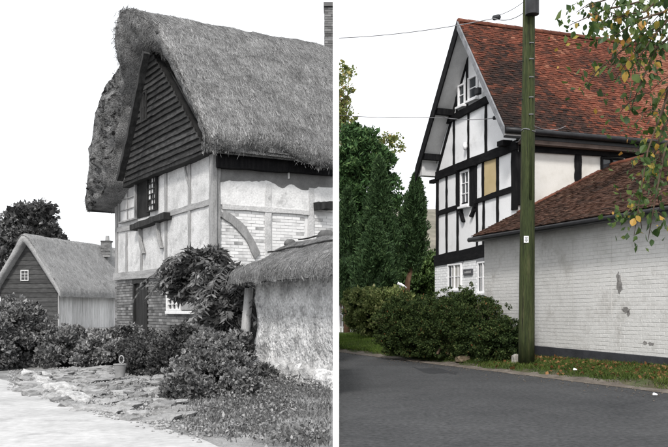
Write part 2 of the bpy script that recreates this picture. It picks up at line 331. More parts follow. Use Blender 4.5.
def core(name, blobs, m, parent, f=.72):
    mb = MB()
    for c, r in blobs:
        bm = bmesh.new(); bmesh.ops.create_icosphere(bm, subdivisions=2, radius=1)
        vs = [Vector((v.co.x*r[0]*f, v.co.y*r[1]*f, v.co.z*r[2]*f))*(1+.25*mnoise.noise(v.co*2+Vector(c)))+Vector(c) for v in bm.verts]
        mb.add(vs, [tuple(v.index for v in fc.verts) for fc in bm.faces], .2); bm.free()
    return mb.build(name, m, parent, tint=True)

# ------------------------------------------------------------------ places measured in the photograph
def ray(x, y): return Vector(((x-CX)/F, 1, (HY-y)/F))
def at(x, y, Y): return Vector((0, 0, H))+ray(x, y)*Y
def on_z(x, y, z): return at(x, y, (H-z)*F/(y-HY))
class Face:
    """an upright wall plane: o a point, u its horizontal direction, n its outward normal"""
    def __init__(s, o, u, n): s.o = Vector((*o, 0)); s.u = Vector((*u, 0)).normalized(); s.n = Vector((*n, 0)).normalized()
    def uz(s, x, y, d=0.):
        O = Vector((0, 0, H)); r = ray(x, y); t = (s.o+s.n*d-O).dot(s.n)/r.dot(s.n); p = O+r*t
        return ((p-s.o).dot(s.u), p.z)
    def p(s, u, z, d=0.): q = s.o+s.u*u+s.n*d; return Vector((q.x, q.y, z))
    def box(s, mb, u0, u1, z0, z1, d0, d1, t=None):
        return mb.hexa([s.p(u0, z0, d0), s.p(u1, z0, d0), s.p(u1, z0, d1), s.p(u0, z0, d1),
                        s.p(u0, z1, d0), s.p(u1, z1, d0), s.p(u1, z1, d1), s.p(u0, z1, d1)], t)
    def poly(s, mb, pts, d0, d1, t=None): return mb.prism([s.p(u, z, d0) for u, z in pts], s.n*(d1-d0), t)
    def beam(s, mb, a, b, w, d0, d1, wob=.008, seg=6, curve=0.):
        """hand-cut timber between (u,z) points, slightly uneven along its length"""
        a = Vector(a); b = Vector(b); d = (b-a); L = d.length; d = d/L; q = Vector((-d.y, d.x)); vs = []; fs = []
        for i in range(seg+1):
            f = i/seg; c = a+d*L*f+q*(curve*math.sin(math.pi*f)+random.uniform(-wob, wob)*.7)
            h = w*.5+random.uniform(-wob, wob)
            c1 = c-q*h; c2 = c+q*h; dd = d1+random.uniform(-wob, wob)*.35
            vs += [s.p(c1.x, c1.y, d0), s.p(c2.x, c2.y, d0), s.p(c2.x, c2.y, dd), s.p(c1.x, c1.y, dd)]
        for i in range(seg):
            k = i*4
            for j in range(4): fs.append((k+j, k+(j+1) % 4, k+4+(j+1) % 4, k+4+j))
        fs += [(3, 2, 1, 0), tuple(seg*4+j for j in range(4))]
        return mb.add(vs, fs)
def sm(a, b, x): t = min(1, max(0, (x-a)/(b-a))); return t*t*(3-2*t)

GR = Face((5.02, 24), (-.351, .936), (-.936, -.351)); LR = Face((5.02, 24), (.936, .351), (.351, -.936))
SR = Face((4.10, 23.66), (.351, -.936), (-.936, -.351))
GL = Face((-2.92, 21), (-.523, .852), (-.852, -.523)); LL = Face((-2.92, 21), (.852, .523), (.523, -.852))
SL = Face((-1.88, 18), (.4086, -.9127), (-.9127, -.4086))

def e_right(x, y): return (x-5.57)*.939+(y-14.68)*.343
def e_left(x, y): return (x+3.02)*.843+(y-11.7)*.537
def n2(x, y, s=1., o=0.): return mnoise.noise(Vector((x*s+o, y*s, o)))
def gz(x, y):
    if x > .03:
        e = e_right(x, y); z = .12*sm(0, .5, e)+.17*sm(.3, 2.2, e)+.15*sm(1.5, 4, e)*sm(24, 29, y)
        if e > .2: z += .03*n2(x, y, .9)
        return z
    e = e_left(x, y)
    z = .13*sm(.2, 3.5, e)+.34*sm(3.9, 5.6, e)
    if e > .2: z += .035*n2(x, y, 1.1, 4)
    return z

# ------------------------------------------------------------------ ground, roads, hill
xs = np.unique(np.concatenate([-np.geomspace(14, 1500, 22), np.linspace(-14, .02, 64), np.linspace(.04, 14, 64), np.geomspace(14, 1500, 22)]))
ys = np.unique(np.concatenate([[-60, -20, -5, 0, 3, 5], np.linspace(6, 34, 120), np.geomspace(34.5, 2500, 40)]))
V = []; nx, ny = len(xs), len(ys)
for y in ys:
    for x in xs:
        e = e_right(x, y) if x > .03 else e_left(x, y)
        V.append((x, y, gz(x, y)-(.035*(1-sm(-.25, .05, e)))))
FC = []; mi = []
for j in range(ny-1):
    for i in range(nx-1):
        FC.append((j*nx+i, j*nx+i+1, (j+1)*nx+i+1, (j+1)*nx+i)); mi.append(0 if xs[i+1] > .03 else 1)
g = npmesh('ground', V, FC, M['verge_soil'], smooth=True, kind='structure')
g.data.materials.append(M['soil_grey']); g.data.polygons.foreach_set('material_index', mi)

def sheet(name, m, rows, kind='structure'):
    V = []; FC = []; k = len(rows[0])
    for r in rows: V += r
    for j in range(len(rows)-1):
        for i in range(k-1): FC.append((j*k+i, j*k+i+1, (j+1)*k+i+1, (j+1)*k+i))
    return npmesh(name, V, FC, m, smooth=True, kind=kind)
# asphalt road: from the dividing line to an uneven edge along the verge
rows = []
for y in np.concatenate([np.linspace(-30, 4, 8), np.linspace(4.5, 34, 130), np.linspace(36, 120, 20)]):
    xe = 5.57-(y-14.68)*.343/.939+.09*n2(0, y, .8)+.05*n2(3, y, 3.1)
    xe = max(xe, .05); x0 = .035 if y > -2 else -.5
    rows.append([(x0+(xe-x0)*f, y, .0) for f in np.linspace(0, 1, 12)])
sheet('road', M['asphalt'], rows)
# gritty strip where the asphalt meets the grass
rows = []
for y in np.linspace(9, 30.5, 110):
    xe = 5.57-(y-14.68)*.343/.939
    a = -.12+.08*n2(1, y, 1.7); b = .2+.16*n2(5, y, 1.1)+.1*n2(9, y, 3.3)
    r = []
    for f in np.linspace(0, 1, 6):
        x = max(.05, xe+a+(b-a)*f); r.append((x, y, max(0, gz(x, y))+.006+.02*math.sin(math.pi*f)))
    rows.append(r)
sheet('road_edge_grit', M['gravel'], rows)
# dark repair in the asphalt
c = on_z(432, 370, 0); pts = []
rows = []
for f in np.linspace(0, 1, 14):
    X0 = on_z(412+f*46, 366.5+f*4.5+1.2*math.sin(f*9), 0); X1 = on_z(424+f*32, 372.5+1.6*f+.9*math.sin(f*7), 0)
    rows.append([(X0.x+(X1.x-X0.x)*g_, X0.y+(X1.y-X0.y)*g_, .004) for g_ in (0, .33, .66, 1)])
sheet('road_patch', M['asphalt_patch'], rows)
# pale dirt road on the left
rows = []
for y in np.concatenate([np.linspace(-30, 4, 8), np.linspace(4.5, 40, 150)]):
    xe = -3.02-(y-11.7)*.537/.843+.16*n2(7, y, .7)+.09*n2(11, y, 2.3)
    if y < 9.2: xe = min(.025, xe)
    xe = min(.025, xe)
    rows.append([(-40+(xe+40)*f**.6, y, .004+.012*n2(-40+(xe+40)*f, y, .8)*(f < .98)) for f in np.linspace(0, 1, 60)])
sheet('dirt_road', M['dirt_road'], rows)
# hill far behind the right-hand house
rows = []
for j, Y in enumerate(np.linspace(180, 330, 24)):
    r = []
    for x in np.linspace(-60, 260, 60):
        f = (Y-180)/150
        r.append((x, Y, -1+41*sm(0, 1, f)*(.75+.25*math.sin(x*.03+.6))+1.5*n2(x, Y, .05)))
    rows.append(r)
sheet('hill', M['hill'], rows)

# ------------------------------------------------------------------ shared builders
def tiles(o, u, up, n, L, slope, gauge, width, tfun, mat, name, parent, keep=None):
    """overlapping clay tiles laid in courses on a slope: o eave origin, u along eave, up along slope, n normal"""
    mb = MB(); nc = int(slope/gauge); k = int(L/width)
    for i in range(nc):
        for j in range(-1, k+1):
            a = (j+(.5 if i % 2 else 0))*width+random.uniform(-.006, .006); b = i*gauge+random.uniform(-.008, .008)
            a0 = max(0, a); a1 = min(L, a+width-.008)
            if a1-a0 < .03: continue
            lift = .02+random.uniform(0, .014); tl = gauge*1.75
            lo = .018; ti = random.uniform(-.006, .006)
            sag = .02*mnoise.noise(Vector((a*.5, b*.6, 3)))
            q = lambda aa, bb, hh: o+u*aa+up*bb+n*(hh+sag)
            P = [q(a0, b, lift+ti), q(a1, b, lift-ti), q(a1, min(b+tl, slope), .004), q(a0, min(b+tl, slope), .004),
                 q(a0, b, lift+lo+ti), q(a1, b, lift+lo-ti), q(a1, min(b+tl, slope), .02), q(a0, min(b+tl, slope), .02)]
            mb.add(P, [(4, 5, 6, 7), (0, 1, 5, 4), (1, 2, 6, 5), (3, 0, 4, 7)], tfun(a, b))
    return mb.build(name, mat, parent, tint=True, kind='stuff')
def window(face, parent, u0, u1, z0, z1, d, mframe, mglass, bars=(1, 2), fw=.05, casements=1, sill=None, recess=.05, label=None, fill=None, curtain=None):
    """frame with glazing bars; panes are sub-parts of the frame"""
    fr = MB()
    face.box(fr, u0, u0+fw, z0, z1, d-recess, d+.02); face.box(fr, u1-fw, u1, z0, z1, d-recess, d+.02)
    face.box(fr, u0+fw, u1-fw, z0, z0+fw, d-recess, d+.018); face.box(fr, u0+fw, u1-fw, z1-fw, z1, d-recess, d+.018)
    cw = (u1-u0-2*fw)/casements
    for c in range(1, casements):
        x = u0+fw+cw*c; face.box(fr, x-fw*.45, x+fw*.45, z0+fw, z1-fw, d-recess, d+.015)
    ob = fr.build('window_frame', mframe, parent, bevel=.006, label=label)
    nb, nr = bars; pan = []
    for c in range(casements):
        a0 = u0+fw+cw*c+(fw*.45 if c else 0); a1 = u0+fw+cw*(c+1)-(fw*.45 if c < casements-1 else 0)
        bm = MB()
        for k in range(1, nb):
            x = a0+(a1-a0)*k/nb; face.box(bm, x-.012, x+.012, z0+fw, z1-fw, d-recess, d-.012)
        for k in range(1, nr):
            z = z0+fw+(z1-z0-2*fw)*k/nr; face.box(bm, a0, a1, z-.013, z+.013, d-recess, d-.01)
        if bm.v: bm.build('glazing_bar', mframe, ob)
        for k in range(nb):
            for r in range(nr):
                pm = MB(); face.box(pm, a0+(a1-a0)*k/nb, a0+(a1-a0)*(k+1)/nb-.001, z0+fw+(z1-z0-2*fw)*r/nr, z0+fw+(z1-z0-2*fw)*(r+1)/nr-.001, d-recess+.004, d-recess+.012)
                mm = fill(c, k, r) if fill else mglass
                pm.build('pane', mm, ob)
    if sill:
        s = MB(); face.box(s, u0-sill, u1+sill, z0-.07, z0-.003, d-recess, d+.09); s.build('sill', mframe, ob, bevel=.008)
    return ob
def bricks(face, u0, u1, z0, z1, d0, d1, bl, bh, joint, hole, mat, name, parent, kind='stuff', jit=.004):
    """courses of bricks as one joined part, joints recessed; hole(u,z) skips"""
    mb = MB(); nr = int((z1-z0)/bh)+1
    for r in range(nr):
        a = u0-(bl*.5 if r % 2 else 0)
        while a < u1:
            q0, q1 = max(a, u0), min(a+bl-joint, u1); za, zb = z0+r*bh, min(z0+(r+1)*bh-joint, z1)
            if q1-q0 > .03 and zb-za > .02 and not hole((q0+q1)/2, (za+zb)/2):
                face.box(mb, q0, q1, za, zb, d0, d1+random.uniform(-jit, jit), max(0, min(1, random.gauss(.5, .22))))
            a += bl
    return mb.build(name, mat, parent, tint=True, kind=kind, cut=CUTL if name.endswith('brickwork') else None)

# ================================================================== WHITE POST: divider added to fill the gap between the two scenes
yp = 7.0; xp = 2/F*yp
post = thing('post', 'tall slim square white divider post added between the pale dirt road and the dark asphalt', 'post', (xp, yp, 0))
mb = MB(); mb.box((xp, yp, 2.3), (.0245, .03, 2.35)); mb.build('shaft', M['added_post_white'], post, bevel=.004)
mb = MB(); mb.hexa([(xp-.024, yp-.029, 4.652), (xp+.024, yp-.029, 4.652), (xp+.024, yp+.029, 4.652), (xp-.024, yp+.029, 4.652),
                    (xp-.006, yp-.007, 4.69), (xp+.006, yp-.007, 4.69), (xp+.006, yp+.007, 4.69), (xp-.006, yp+.007, 4.69)]); mb.build('cap', M['added_post_white'], post)

# ================================================================== LEFT: thatched cottage
cot = thing('thatched_cottage', 'grey timber framed cottage with a deep thatched roof and boarded gable', 'cottage', (-2.92, 21, gz(-2.92, 21)))
# --- thatch: closed lumpy solid swept along the ridge direction
def interp(poly, n):
    P = np.array(poly, float); d = np.concatenate([[0], np.cumsum(np.linalg.norm(np.diff(P, axis=0), axis=1))]); s = np.linspace(0, d[-1], n)
    return np.stack([np.interp(s, d, P[:, 0]), np.interp(s, d, P[:, 1])], 1)
E = H
outer = [(-.5, 3.82), (-.68, 3.95), (-.6, 4.25), (.6, 5.55), (2., 6.95), (3.1, 7.95), (3.55, 8.22), (3.85, 8.3), (4.15, 8.0), (4.5, 7.3), (5.4, 6.95), (6.4, 6.85), (7.15, 6.4), (7.75, 5.4), (8.4, 3.8), (8.52, 3.45), (8.3, 3.25)]
def gpx(x, y, d): a = GL.uz(x, y, d); return (a[0], a[1]-E)
inner = [(-.45, 3.8)]+[gpx(x, y, .45) for x, y in ((203, 147), (184, 108), (166, 74), (152, 49))]+[gpx(146, 42, .5), gpx(141, 52, .5), gpx(130, 100, .5), gpx(118, 158, .55), gpx(112, 186, .6)]+[(6.9, 3.36), (7.6, 3.28), (8.2, 3.22)]
NU = 110; PO = interp(outer, NU); PI = interp(inner, NU)
for _ in range(3):
    PO[1:-1] = PO[1:-1]*.5+(PO[:-2]+PO[2:])*.25
# match the ridges of inner and outer by index
ko = int(np.argmax(PO[:, 1])); ki = int(np.argmax(PI[:, 1]))
idx = np.concatenate([np.linspace(0, ki, ko+1), np.linspace(ki, NU-1, NU-ko)[1:]])
PI = np.stack([np.interp(idx, np.arange(NU), PI[:, 0]), np.interp(idx, np.arange(NU), PI[:, 1])], 1)
def overhang(t):
    if t < 3.85: return .45+.6*sm(2.6, 3.7, t)
    return .74+.31*(1-sm(3.85, 4.5, t))
SEND = 6.6; NS = 70; svals = np.concatenate([np.linspace(0, .25, 6), np.linspace(.32, SEND+1.2, NS)])
def thp(t, z, s):
    p = GL.o+GL.u*t-GL.n*s; return np.array([p.x, p.y, z+E])
def lump(p, a, f, o=0): return a*mnoise.noise(Vector(p*f)+Vector((o, o, o)))+.5*a*mnoise.noise(Vector(p*f*2.3)+Vector((o, 5, o)))
rowsV = []; PARC = np.concatenate([[0], np.cumsum(np.linalg.norm(np.diff(PO, axis=0), axis=1))])
# inner grid back-to-front, cap front, outer front-to-back
def prof_norm(P, i):
    a = P[max(0, i-1)]; b = P[min(len(P)-1, i+1)]; d = b-a; d = d/max(1e-6, np.linalg.norm(d)); return np.array([-d[1], d[0]])
for s in (SEND+1.2, 3.5, 1.2, .4):
    rowsV.append([thp(PI[i, 0], PI[i, 1], s) for i in range(NU)])
for f in np.linspace(0, 1, 12)[0:-1]:
    r = []
    for i in range(NU):
        t = PI[i, 0]+(PO[i, 0]-PI[i, 0])*f; z = PI[i, 1]+(PO[i, 1]-PI[i, 1])*f
        s = -overhang(t)-.1*math.sin(math.pi*min(1, f*1.02))+.3*(1-f)*(t < 3.8)
        p = thp(t, z, s)
        big = .36 if t > 4.5 else .08
        d = (lump(p, big, 1.7)+lump(p, big*.75, 3.8, 3)-.2*max(0, math.sin(p[2]*6.5+2*mnoise.noise(Vector(p*1.2))))**6*(t > 4.5))*(1-f)**.5*min(1, f*6+.15); r.append(p+np.array([GL.n.x, GL.n.y, 0])*d)
    rowsV.append(r)
for sv in svals:
    r = []
    for i in range(NU):
        nn = prof_norm(PO, i); k = 1-min(1, sv/.22); rnd = .12*k*k
        t = PO[i, 0]+nn[0]*rnd*(-1); z = PO[i, 1]-abs(nn[1])*rnd
        o_ = overhang(PO[i, 0]); s = -o_+sv*(1+o_/(SEND+1.2)) if False else -o_+sv*(SEND+1.2+o_)/(SEND+1.2)
        w = 1-sm(.5, 0., 0) if False else 1
        p = thp(t, z, s)
        u_ = abs(PO[i, 0]-3.85)
        amp = .055+.06*sm(4.3, 5.4, PO[i, 0]); ph = (PARC[i]+.12*mnoise.noise(Vector((s*1.1, PARC[i]*.8, 2))))/.62; crs = .04*((ph % 1)-.5)*(PO[i, 0] < 3.4)
        d = lump(p, amp, 1.3, 9)+.025*mnoise.noise(Vector(p*6.))
        # hanging wavy eave on the road side
        ez = (-.22*sm(1.6, 3.2, s)+.1*sm(.2, 1., s)*(1-sm(1.2, 2.4, s)))*(1-sm(-.5, 1.2, PO[i, 0])) if PO[i, 0] < 1.2 else 0
        d += crs; q = GL.u*nn[0]; r.append(p+np.array([q.x, q.y, nn[1]])*d+np.array([0, 0, ez]))
    rowsV.append(r)
A = np.array(rowsV); nr_ = A.shape[0]
mb = MB(); mb.v = [tuple(p) for p in A.reshape(-1, 3)]
mb.f = [(j*NU+i, j*NU+i+1, (j+1)*NU+i+1, (j+1)*NU+i) for j in range(nr_-1) for i in range(NU-1)]
# close eaves edges by joining outer rows with the inner grid
mb.f += [((j)*NU, (j+1)*NU, 0, 0)[:3] for j in range(4+11, nr_-1)] + [((j+1)*NU+NU-1, (j)*NU+NU-1, NU-1) for j in range(4+11, nr_-1)]
mb.f += [tuple(range(NU-1, -1, -1))+tuple((nr_-1)*NU+i for i in range(NU))]
mb.t = [.5]*len(mb.f)
roof = mb.build('roof', M['thatch'], cot, smooth=True, cut=CUTL)
roof.data.materials.append(M['thatch_old_shaded']); ro_ = rootloc(cot)
for f in roof.data.polygons:
    t_ = (f.center+ro_-GL.o).dot(GL.u)
    if f.normal.dot(GL.n) > .35 and t_ > 4.0 and (f.center+ro_-GL.o).dot(GL.n) > .1: f.material_index = 1
# straw ends lying on the thatch
OUT = A[4+11:]; CAP = A[4:15]
def straw(n, G, du, length, width, lift, up_sign, name, parent, jitter=.35, tsh=0., clip=True, mat='straw', loc=(0, 0, 0)):
    a, b = G.shape[:2]; i = rng.integers(0, a-1, n); j = rng.integers(0, b-1, n); f = rng.random((n, 1)); h = rng.random((n, 1))
    P = (G[i, j]*(1-f)+G[i+1, j]*f)*(1-h)+(G[i, j+1]*(1-f)+G[i+1, j+1]*f)*h
    du_ = unit(G[i, j+1]-G[i, j]) if du else unit(G[i+1, j]-G[i, j]); dv = unit(G[i+1, j]-G[i, j]) if du else unit(G[i, j+1]-G[i, j])
    nn = unit(np.cross(du_, dv)); nn *= np.sign(nn[:, 2:3]+1e-6) if up_sign else 1
    ax = unit(du_+dv*rng.normal(0, jitter, (n, 1))+nn*rng.normal(.0, .06, (n, 1))); sd_ = np.cross(ax, nn)
    l = length*rng.uniform(.5, 1.4, (n, 1)); w = width*rng.uniform(.6, 1.5, (n, 1)); c = P+nn*lift*rng.uniform(.2, 1.4, (n, 1))
    k = (c[:, 0] < -.09) if clip else np.ones(n, bool)
    c, ax, sd_, l, w, nn = [q[k] for q in (c, ax, sd_, l, w, nn)]; m_ = len(c)
    Q = np.stack([c-ax*l*.5-sd_*w*.5, c-ax*l*.5+sd_*w*.5, c+ax*l*.5+sd_*w*.3+nn*lift*.6, c+ax*l*.5-sd_*w*.3+nn*lift*.6], 1).reshape(-1, 3)
    return npmesh(name, Q, np.arange(m_*4).reshape(-1, 4), M[mat], parent, loc, np.clip(rng.normal(.42, .25, m_)+.3*np.array([mnoise.noise(Vector(q*np.array([1.1, 1.1, 1.6]))) for q in c])+tsh, 0, 1), kind='stuff')
straw(60000, OUT, True, .15, .009, .006, True, 'straw', roof, .17)
straw(6500, CAP, True, .2, .012, .03, False, 'straw', roof, .45, -.15)
# ragged hair under the eaves and at the nose
n = 2600; ii = rng.integers(15, nr_-1, n); jj = np.where(rng.random(n) < .7, rng.integers(0, 4, n), rng.integers(NU-4, NU-1, n))
P = A[ii, jj]+rng.normal(0, .05, (n, 3)); k = P[:, 0] < -.1; P = P[k]
D = np.tile(np.array([[0, 0, -1.]]), (len(P), 1))
leaves('straw_fringe', P, D, .11, .011, M['straw'], roof, spread=.35, fold=0, tint=rng.normal(.35, .2, len(P)), kind='stuff')
n = 1500; jj = rng.integers(ko-9, ko+10, n); ii = rng.integers(4, 18, n); P = A[ii, jj]+rng.normal(0, .04, (n, 3)); D = np.tile(np.array([[GL.n.x*.5, GL.n.y*.5, -1.]]), (n, 1))
leaves('straw_fringe', P, D, .24, .012, M['straw'], roof, spread=.45, fold=0, tint=rng.normal(.2, .15, n), kind='stuff')
# dark rafter ends and soffit: inner void so the roof reads dark beneath
# --- chimney on the ridge
c0 = at(329.5, 47, 27.2); ch = MB()
CHF = Face((c0.x+.02-.14, c0.y-.3), (1, 0), (0, -1))
bricks(CHF, -.02, .26, c0.z-.8, c0.z+1.15, -.5, .0, .2, .075, .012, lambda u, z: False, M['brick_grey'], 'chimney_brickwork', cot)
CHF2 = Face((c0.x-.14, c0.y-.3), (0, 1), (-1, 0))
bricks(CHF2, 0.01, .5, c0.z-.8, c0.z+1.15, -.2, .02, .2, .075, .012, lambda u, z: False, M['brick_grey'], 'chimney_side_brickwork', cot)
ch = MB(); ch.box((c0.x+.0-.03, c0.y, c0.z+1.22), (.15, .36, .06)); ch.build('chimney_cap', M['brick_grey'], cot, cut=CUTL, tint=True)
# --- walls
zb = .35
TW = 7.67
zj = GL.uz(115, 281)[1]                      # underside of the jetty beam
zw = GL.uz(122, 188)[1]                      # foot of the boarding, far end
mb = MB(); GL.poly(mb, [(0, zj), (TW, zj), (TW, 4.7), (3.85, 8.4), (0, 5.15)], -.2, 0); mb.build('gable_plaster', M['plaster_grey'], cot)  # greyer than the long wall: the gable's shade is put into this plaster
mb = MB(); GL.box(mb, 0.01, TW, zb, zj-.005, -.25, -.06); mb.build('gable_backing', M['mortar_grey'], cot)
# gable ground floor bricks with door and window openings
dU = sorted([GL.uz(134, 300)[0], GL.uz(147, 300)[0]]); wU = sorted([GL.uz(168, 300)[0], GL.uz(203, 300)[0]])
wz0, wz1 = GL.uz(168, 311)[1], GL.uz(168, 288)[1]
bricks(GL, .02, TW, zb, zj-.01, -.1, .0, .24, .082, .014, lambda u, z: (dU[0]-.05 < u < dU[1]+.05 and z < zj-.12) or (wU[0] < u < wU[1] and wz0 < z < wz1), M['brick_grey'], 'gable_brickwork', cot)
# jetty beam, rail, posts
def gb(pts, w, d1=.05, m='oak_grey', name='timber', face=GL, d0=-.02, wob=.012, curve=0., lab=None, cut=None):
    if name in ('jetty_beam', 'rail') and m == 'oak_grey': m = 'oak_level'
    a, b = [face.uz(*p) for p in pts]; mb = MB(); face.beam(mb, a, b, w, d0, d1, wob, 8, curve); return mb.build(name, M[m], cot, bevel=.006, label=lab, cut=cut)
gb([(115, 277), (213, 268)], .24, .07, name='jetty_beam')
gb([(116, 230.5), (138, 226)], .15, .045, name='rail'); gb([(166, 215), (211, 202)], .15, .045, name='rail')
gb([(213, 153), (213, 266)], .22, .06, name='corner_post', d0=-.06)
gb([(117.3, 205), (117.3, 274)], .2, .05, name='corner_post')
for x, y0, y1, w in ((127, 232, 273, .13), (142, 230, 272, .14), (166.5, 170, 271, .15), (190, 160, 269, .15)):
    gb([(x, y0), (x, y1)], w, .035, name='stud')
gb([(185, 158), (190, 186)], .07, .045, name='brace', curve=.06)
# oriel window of the upper floor
oU0, oZ0 = GL.uz(139, 225); oU1, _ = GL.uz(121.5, 200); zt = GL.uz(121.5, 189)[1]; zs = GL.uz(121.5, 224)[1]
window(GL, cot, oU0+.05, oU1, zs, zt, .1, M['oak_grey'], M['glass_grey'], (2, 3), .05, 1, None, .06, fill=lambda c, k, r: random.choice([M['pane_pale'], M['pane_pale'], M['plaster_grey']]))
q0 = GL.uz(150, 215)[0]; mb = MB(); GL.box(mb, q0, oU0+.04, zs+.02, zt-.02, -.02, .02); mb.build('window_opening', M['void'], cot)
q1 = GL.uz(159, 215)[0]; window(GL, cot, q1, q0-.01, zs+.1, zt, .09, M['oak_dark'], M['glass_grey'], (3, 6), .04, 1, None, .05, fill=lambda c, k, r: M['pane_pale'] if random.random() < .6 else M['glass_grey'])
gb([(137.5, 228), (172, 216)], .17, .24, 'oak_dark', 'window_sill')
for x in (142, 160):
    a = GL.uz(x, 226-.36*(x-142)); b = GL.uz(x+4, 254-.3*(x-142)); mb = MB(); GL.beam(mb, (a[0], a[1]), (b[0]-.0, b[1]), .09, .03, .12, .008, 6, .1); mb.build('bracket', M['oak_grey'], cot, bevel=.006)
gb([(122.5, 189), (122.5, 199)], .12, .16, 'white_grey', 'window_post')
# weatherboarding: separate lapped boards standing proud of the wall, sagging towards the far end
BL0, BR0, BA = [Vector(GL.uz(*q, .28)) for q in ((114, 187), (204, 149), (146, 43))]
apex = (BA.x, BA.y); zw = BL0.y
gwin = [GL.uz(141, 110, .28)[0], GL.uz(146.5, 110, .28)[0], GL.uz(143, 122, .28)[1], GL.uz(143, 92, .28)[1]]
NB = 21
for k in range(NB):
    f0 = k/NB*.97; f1 = (k+1.16)/NB*.97
    a0, a1 = BR0.lerp(BA, f0), BR0.lerp(BA, min(f1, 1)); b0, b1 = BL0.lerp(BA, f0), BL0.lerp(BA, min(f1, 1))
    lo, hi = min(gwin[:2]), max(gwin[:2]); spans = [(0, 1)]
    q = lambda u: (u-a0.x)/(b0.x-a0.x)
    zc_ = a0.lerp(b0, q((lo+hi)/2)).y
    if gwin[2]-.12 < zc_ < gwin[3]-.02: spans = [(0, q(lo-.02)), (q(hi+.02), 1)]
    for g0, g1 in spans:
        if g1-g0 < .04: continue
        mb = MB(); sg = 12; vs = []; fs = []
        for i in range(sg+1):
            g_ = g0+(g1-g0)*i/sg; lo_ = a0.lerp(b0, g_); up_ = a1.lerp(b1, g_)
            jz = .02*mnoise.noise(Vector((lo_.x*1.3, k*3.1, 1)))+.007*random.uniform(-1, 1); jd = .016*mnoise.noise(Vector((lo_.x*.9, k*2.1, 8)))
            vs += [GL.p(lo_.x, lo_.y+jz, .29+jd), GL.p(up_.x, up_.y+jz, .225+jd), GL.p(up_.x, up_.y+jz, .205), GL.p(lo_.x, lo_.y+jz, .25)]
        for i in range(sg):
            w_ = i*4
            for w in range(4): fs.append((w_+w, w_+(w+1) % 4, w_+4+(w+1) % 4, w_+4+w))
        fs += [(3, 2, 1, 0), tuple(sg*4+w for w in range(4))]
        mb.add(vs, fs); mb.build('weatherboard', M['board_dark'], cot)
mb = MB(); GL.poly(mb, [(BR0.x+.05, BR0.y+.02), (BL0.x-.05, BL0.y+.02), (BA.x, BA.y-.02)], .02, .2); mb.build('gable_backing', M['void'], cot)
# lower skirt boards rising to the right-hand eave (the jettied foot of the gable)
mb = MB(); GL.beam(mb, (BR0.x, BR0.y-.05), (BL0.x, BL0.y-.05), .1, .0, .26, .02, 12); mb.build('gable_foot_beam', M['oak_dark'], cot, bevel=.006)
bA, bB = GL.uz(143, 52, .84), GL.uz(116.5, 180, .84)
mb = MB(); GL.beam(mb, bA, bB, .13, .66, .84, .022, 14, -.07); mb.build('barge_board', M['oak_dark'], cot, bevel=.006)
mb = MB(); GL.beam(mb, (BA.x-.1, BA.y-.35), (BL0.x-.2, BL0.y+.12), .12, .27, .4, .012, 8); mb.build('inner_barge', M['oak_dark'], cot, bevel=.006)
lo, hi = min(gwin[:2]), max(gwin[:2])
window(GL, cot, lo, hi, gwin[2], gwin[3], .29, M['oak_dark'], M['glass_grey'], (1, 2), .06, 2, None, .06, fill=lambda c, k, r: M['plaster_white'] if c == 1 else M['void'])
# door and ground floor window
mb = MB(); GL.box(mb, dU[0], dU[1], zb+.15, zj-.12, -.12, -.07); dr = mb.build('door', M['oak_dark'], cot)
for i in range(4):
    w = (dU[1]-dU[0]-.02)/4; mb = MB(); GL.box(mb, dU[0]+.01+i*w, dU[0]+.01+(i+1)*w-.012, zb+.15, zj-.13, -.07, -.045); mb.build('plank', M['oak_dark'], dr)
for s_, u in ((1, dU[0]), (-1, dU[1])):
    mb = MB(); GL.box(mb, u-.05, u+.05, zb+.15, zj-.13, -.08, .03); mb.build('door_post', M['oak_dark'], cot, bevel=.006)
mb = MB(); GL.beam(mb, (dU[0]-.12, zj-.08), (dU[1]+.12, zj-.08), .12, -.06, .04, .01); mb.build('door_lintel', M['oak_dark'], cot, bevel=.006)
mid = wU[1]-.42*(wU[1]-wU[0])
window(GL, cot, mid, wU[1], wz0, wz1, .045, M['white_grey'], M['glass_grey'], (3, 4), .06, 1, None, .08)
mb = MB(); GL.box(mb, wU[0], mid-.01, wz0+.02, wz1-.02, -.05, .02); sh = mb.build('shutter', M['oak_grey'], cot)
for i in range(5):
    w = (mid-wU[0]-.02)/5; mb = MB(); GL.box(mb, wU[0]+i*w+.005, wU[0]+(i+1)*w-.01, wz0+.03, wz1-.03, .02, .04); mb.build('shutter_board', M['oak_grey'], sh)
mb = MB(); GL.box(mb, wU[0]-.05, wU[1]+.05, wz0-.08, wz0-.004, -.05, .07); mb.build('window_ledge', M['white_grey'], cot, bevel=.008)
# --- long wall facing the road
zt_ = 3.95+E
LW = 6.
mb = MB(); LL.box(mb, .02, LW, zb, zt_, -.22, -.028); mb.build('long_wall_backing', M['mortar_white'], cot, cut=CUTL)
# white upper panel with the uneven foot of the bare shaded band above it
top = [LL.uz(x, y) for x, y in ((214, 183), (228, 181), (245, 182), (258, 180), (272, 183), (283, 188), (290, 185), (300, 189), (311, 190), (320, 187), (336, 188))]
tx = np.linspace(.1, LW, 90); tz = np.interp(tx, [q[0] for q in top], [q[1] for q in top])+np.array([.045*mnoise.noise(Vector((a*3, 1, 2)))+.03*mnoise.noise(Vector((a*11, 4, 2))) for a in tx])
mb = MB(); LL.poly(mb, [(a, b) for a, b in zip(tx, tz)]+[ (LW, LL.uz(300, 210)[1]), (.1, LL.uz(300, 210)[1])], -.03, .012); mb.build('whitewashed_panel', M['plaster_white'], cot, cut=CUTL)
mb = MB(); LL.box(mb, .1, LW, LL.uz(250, 192)[1], zt_, -.03, .0); mb.build('bare_shaded_panel', M['plaster_bare_shaded'], cot, cut=CUTL)  # bare grey plaster, its tone partly the thatch's shadow painted in
zr_ = LL.uz(300, 210)[1]
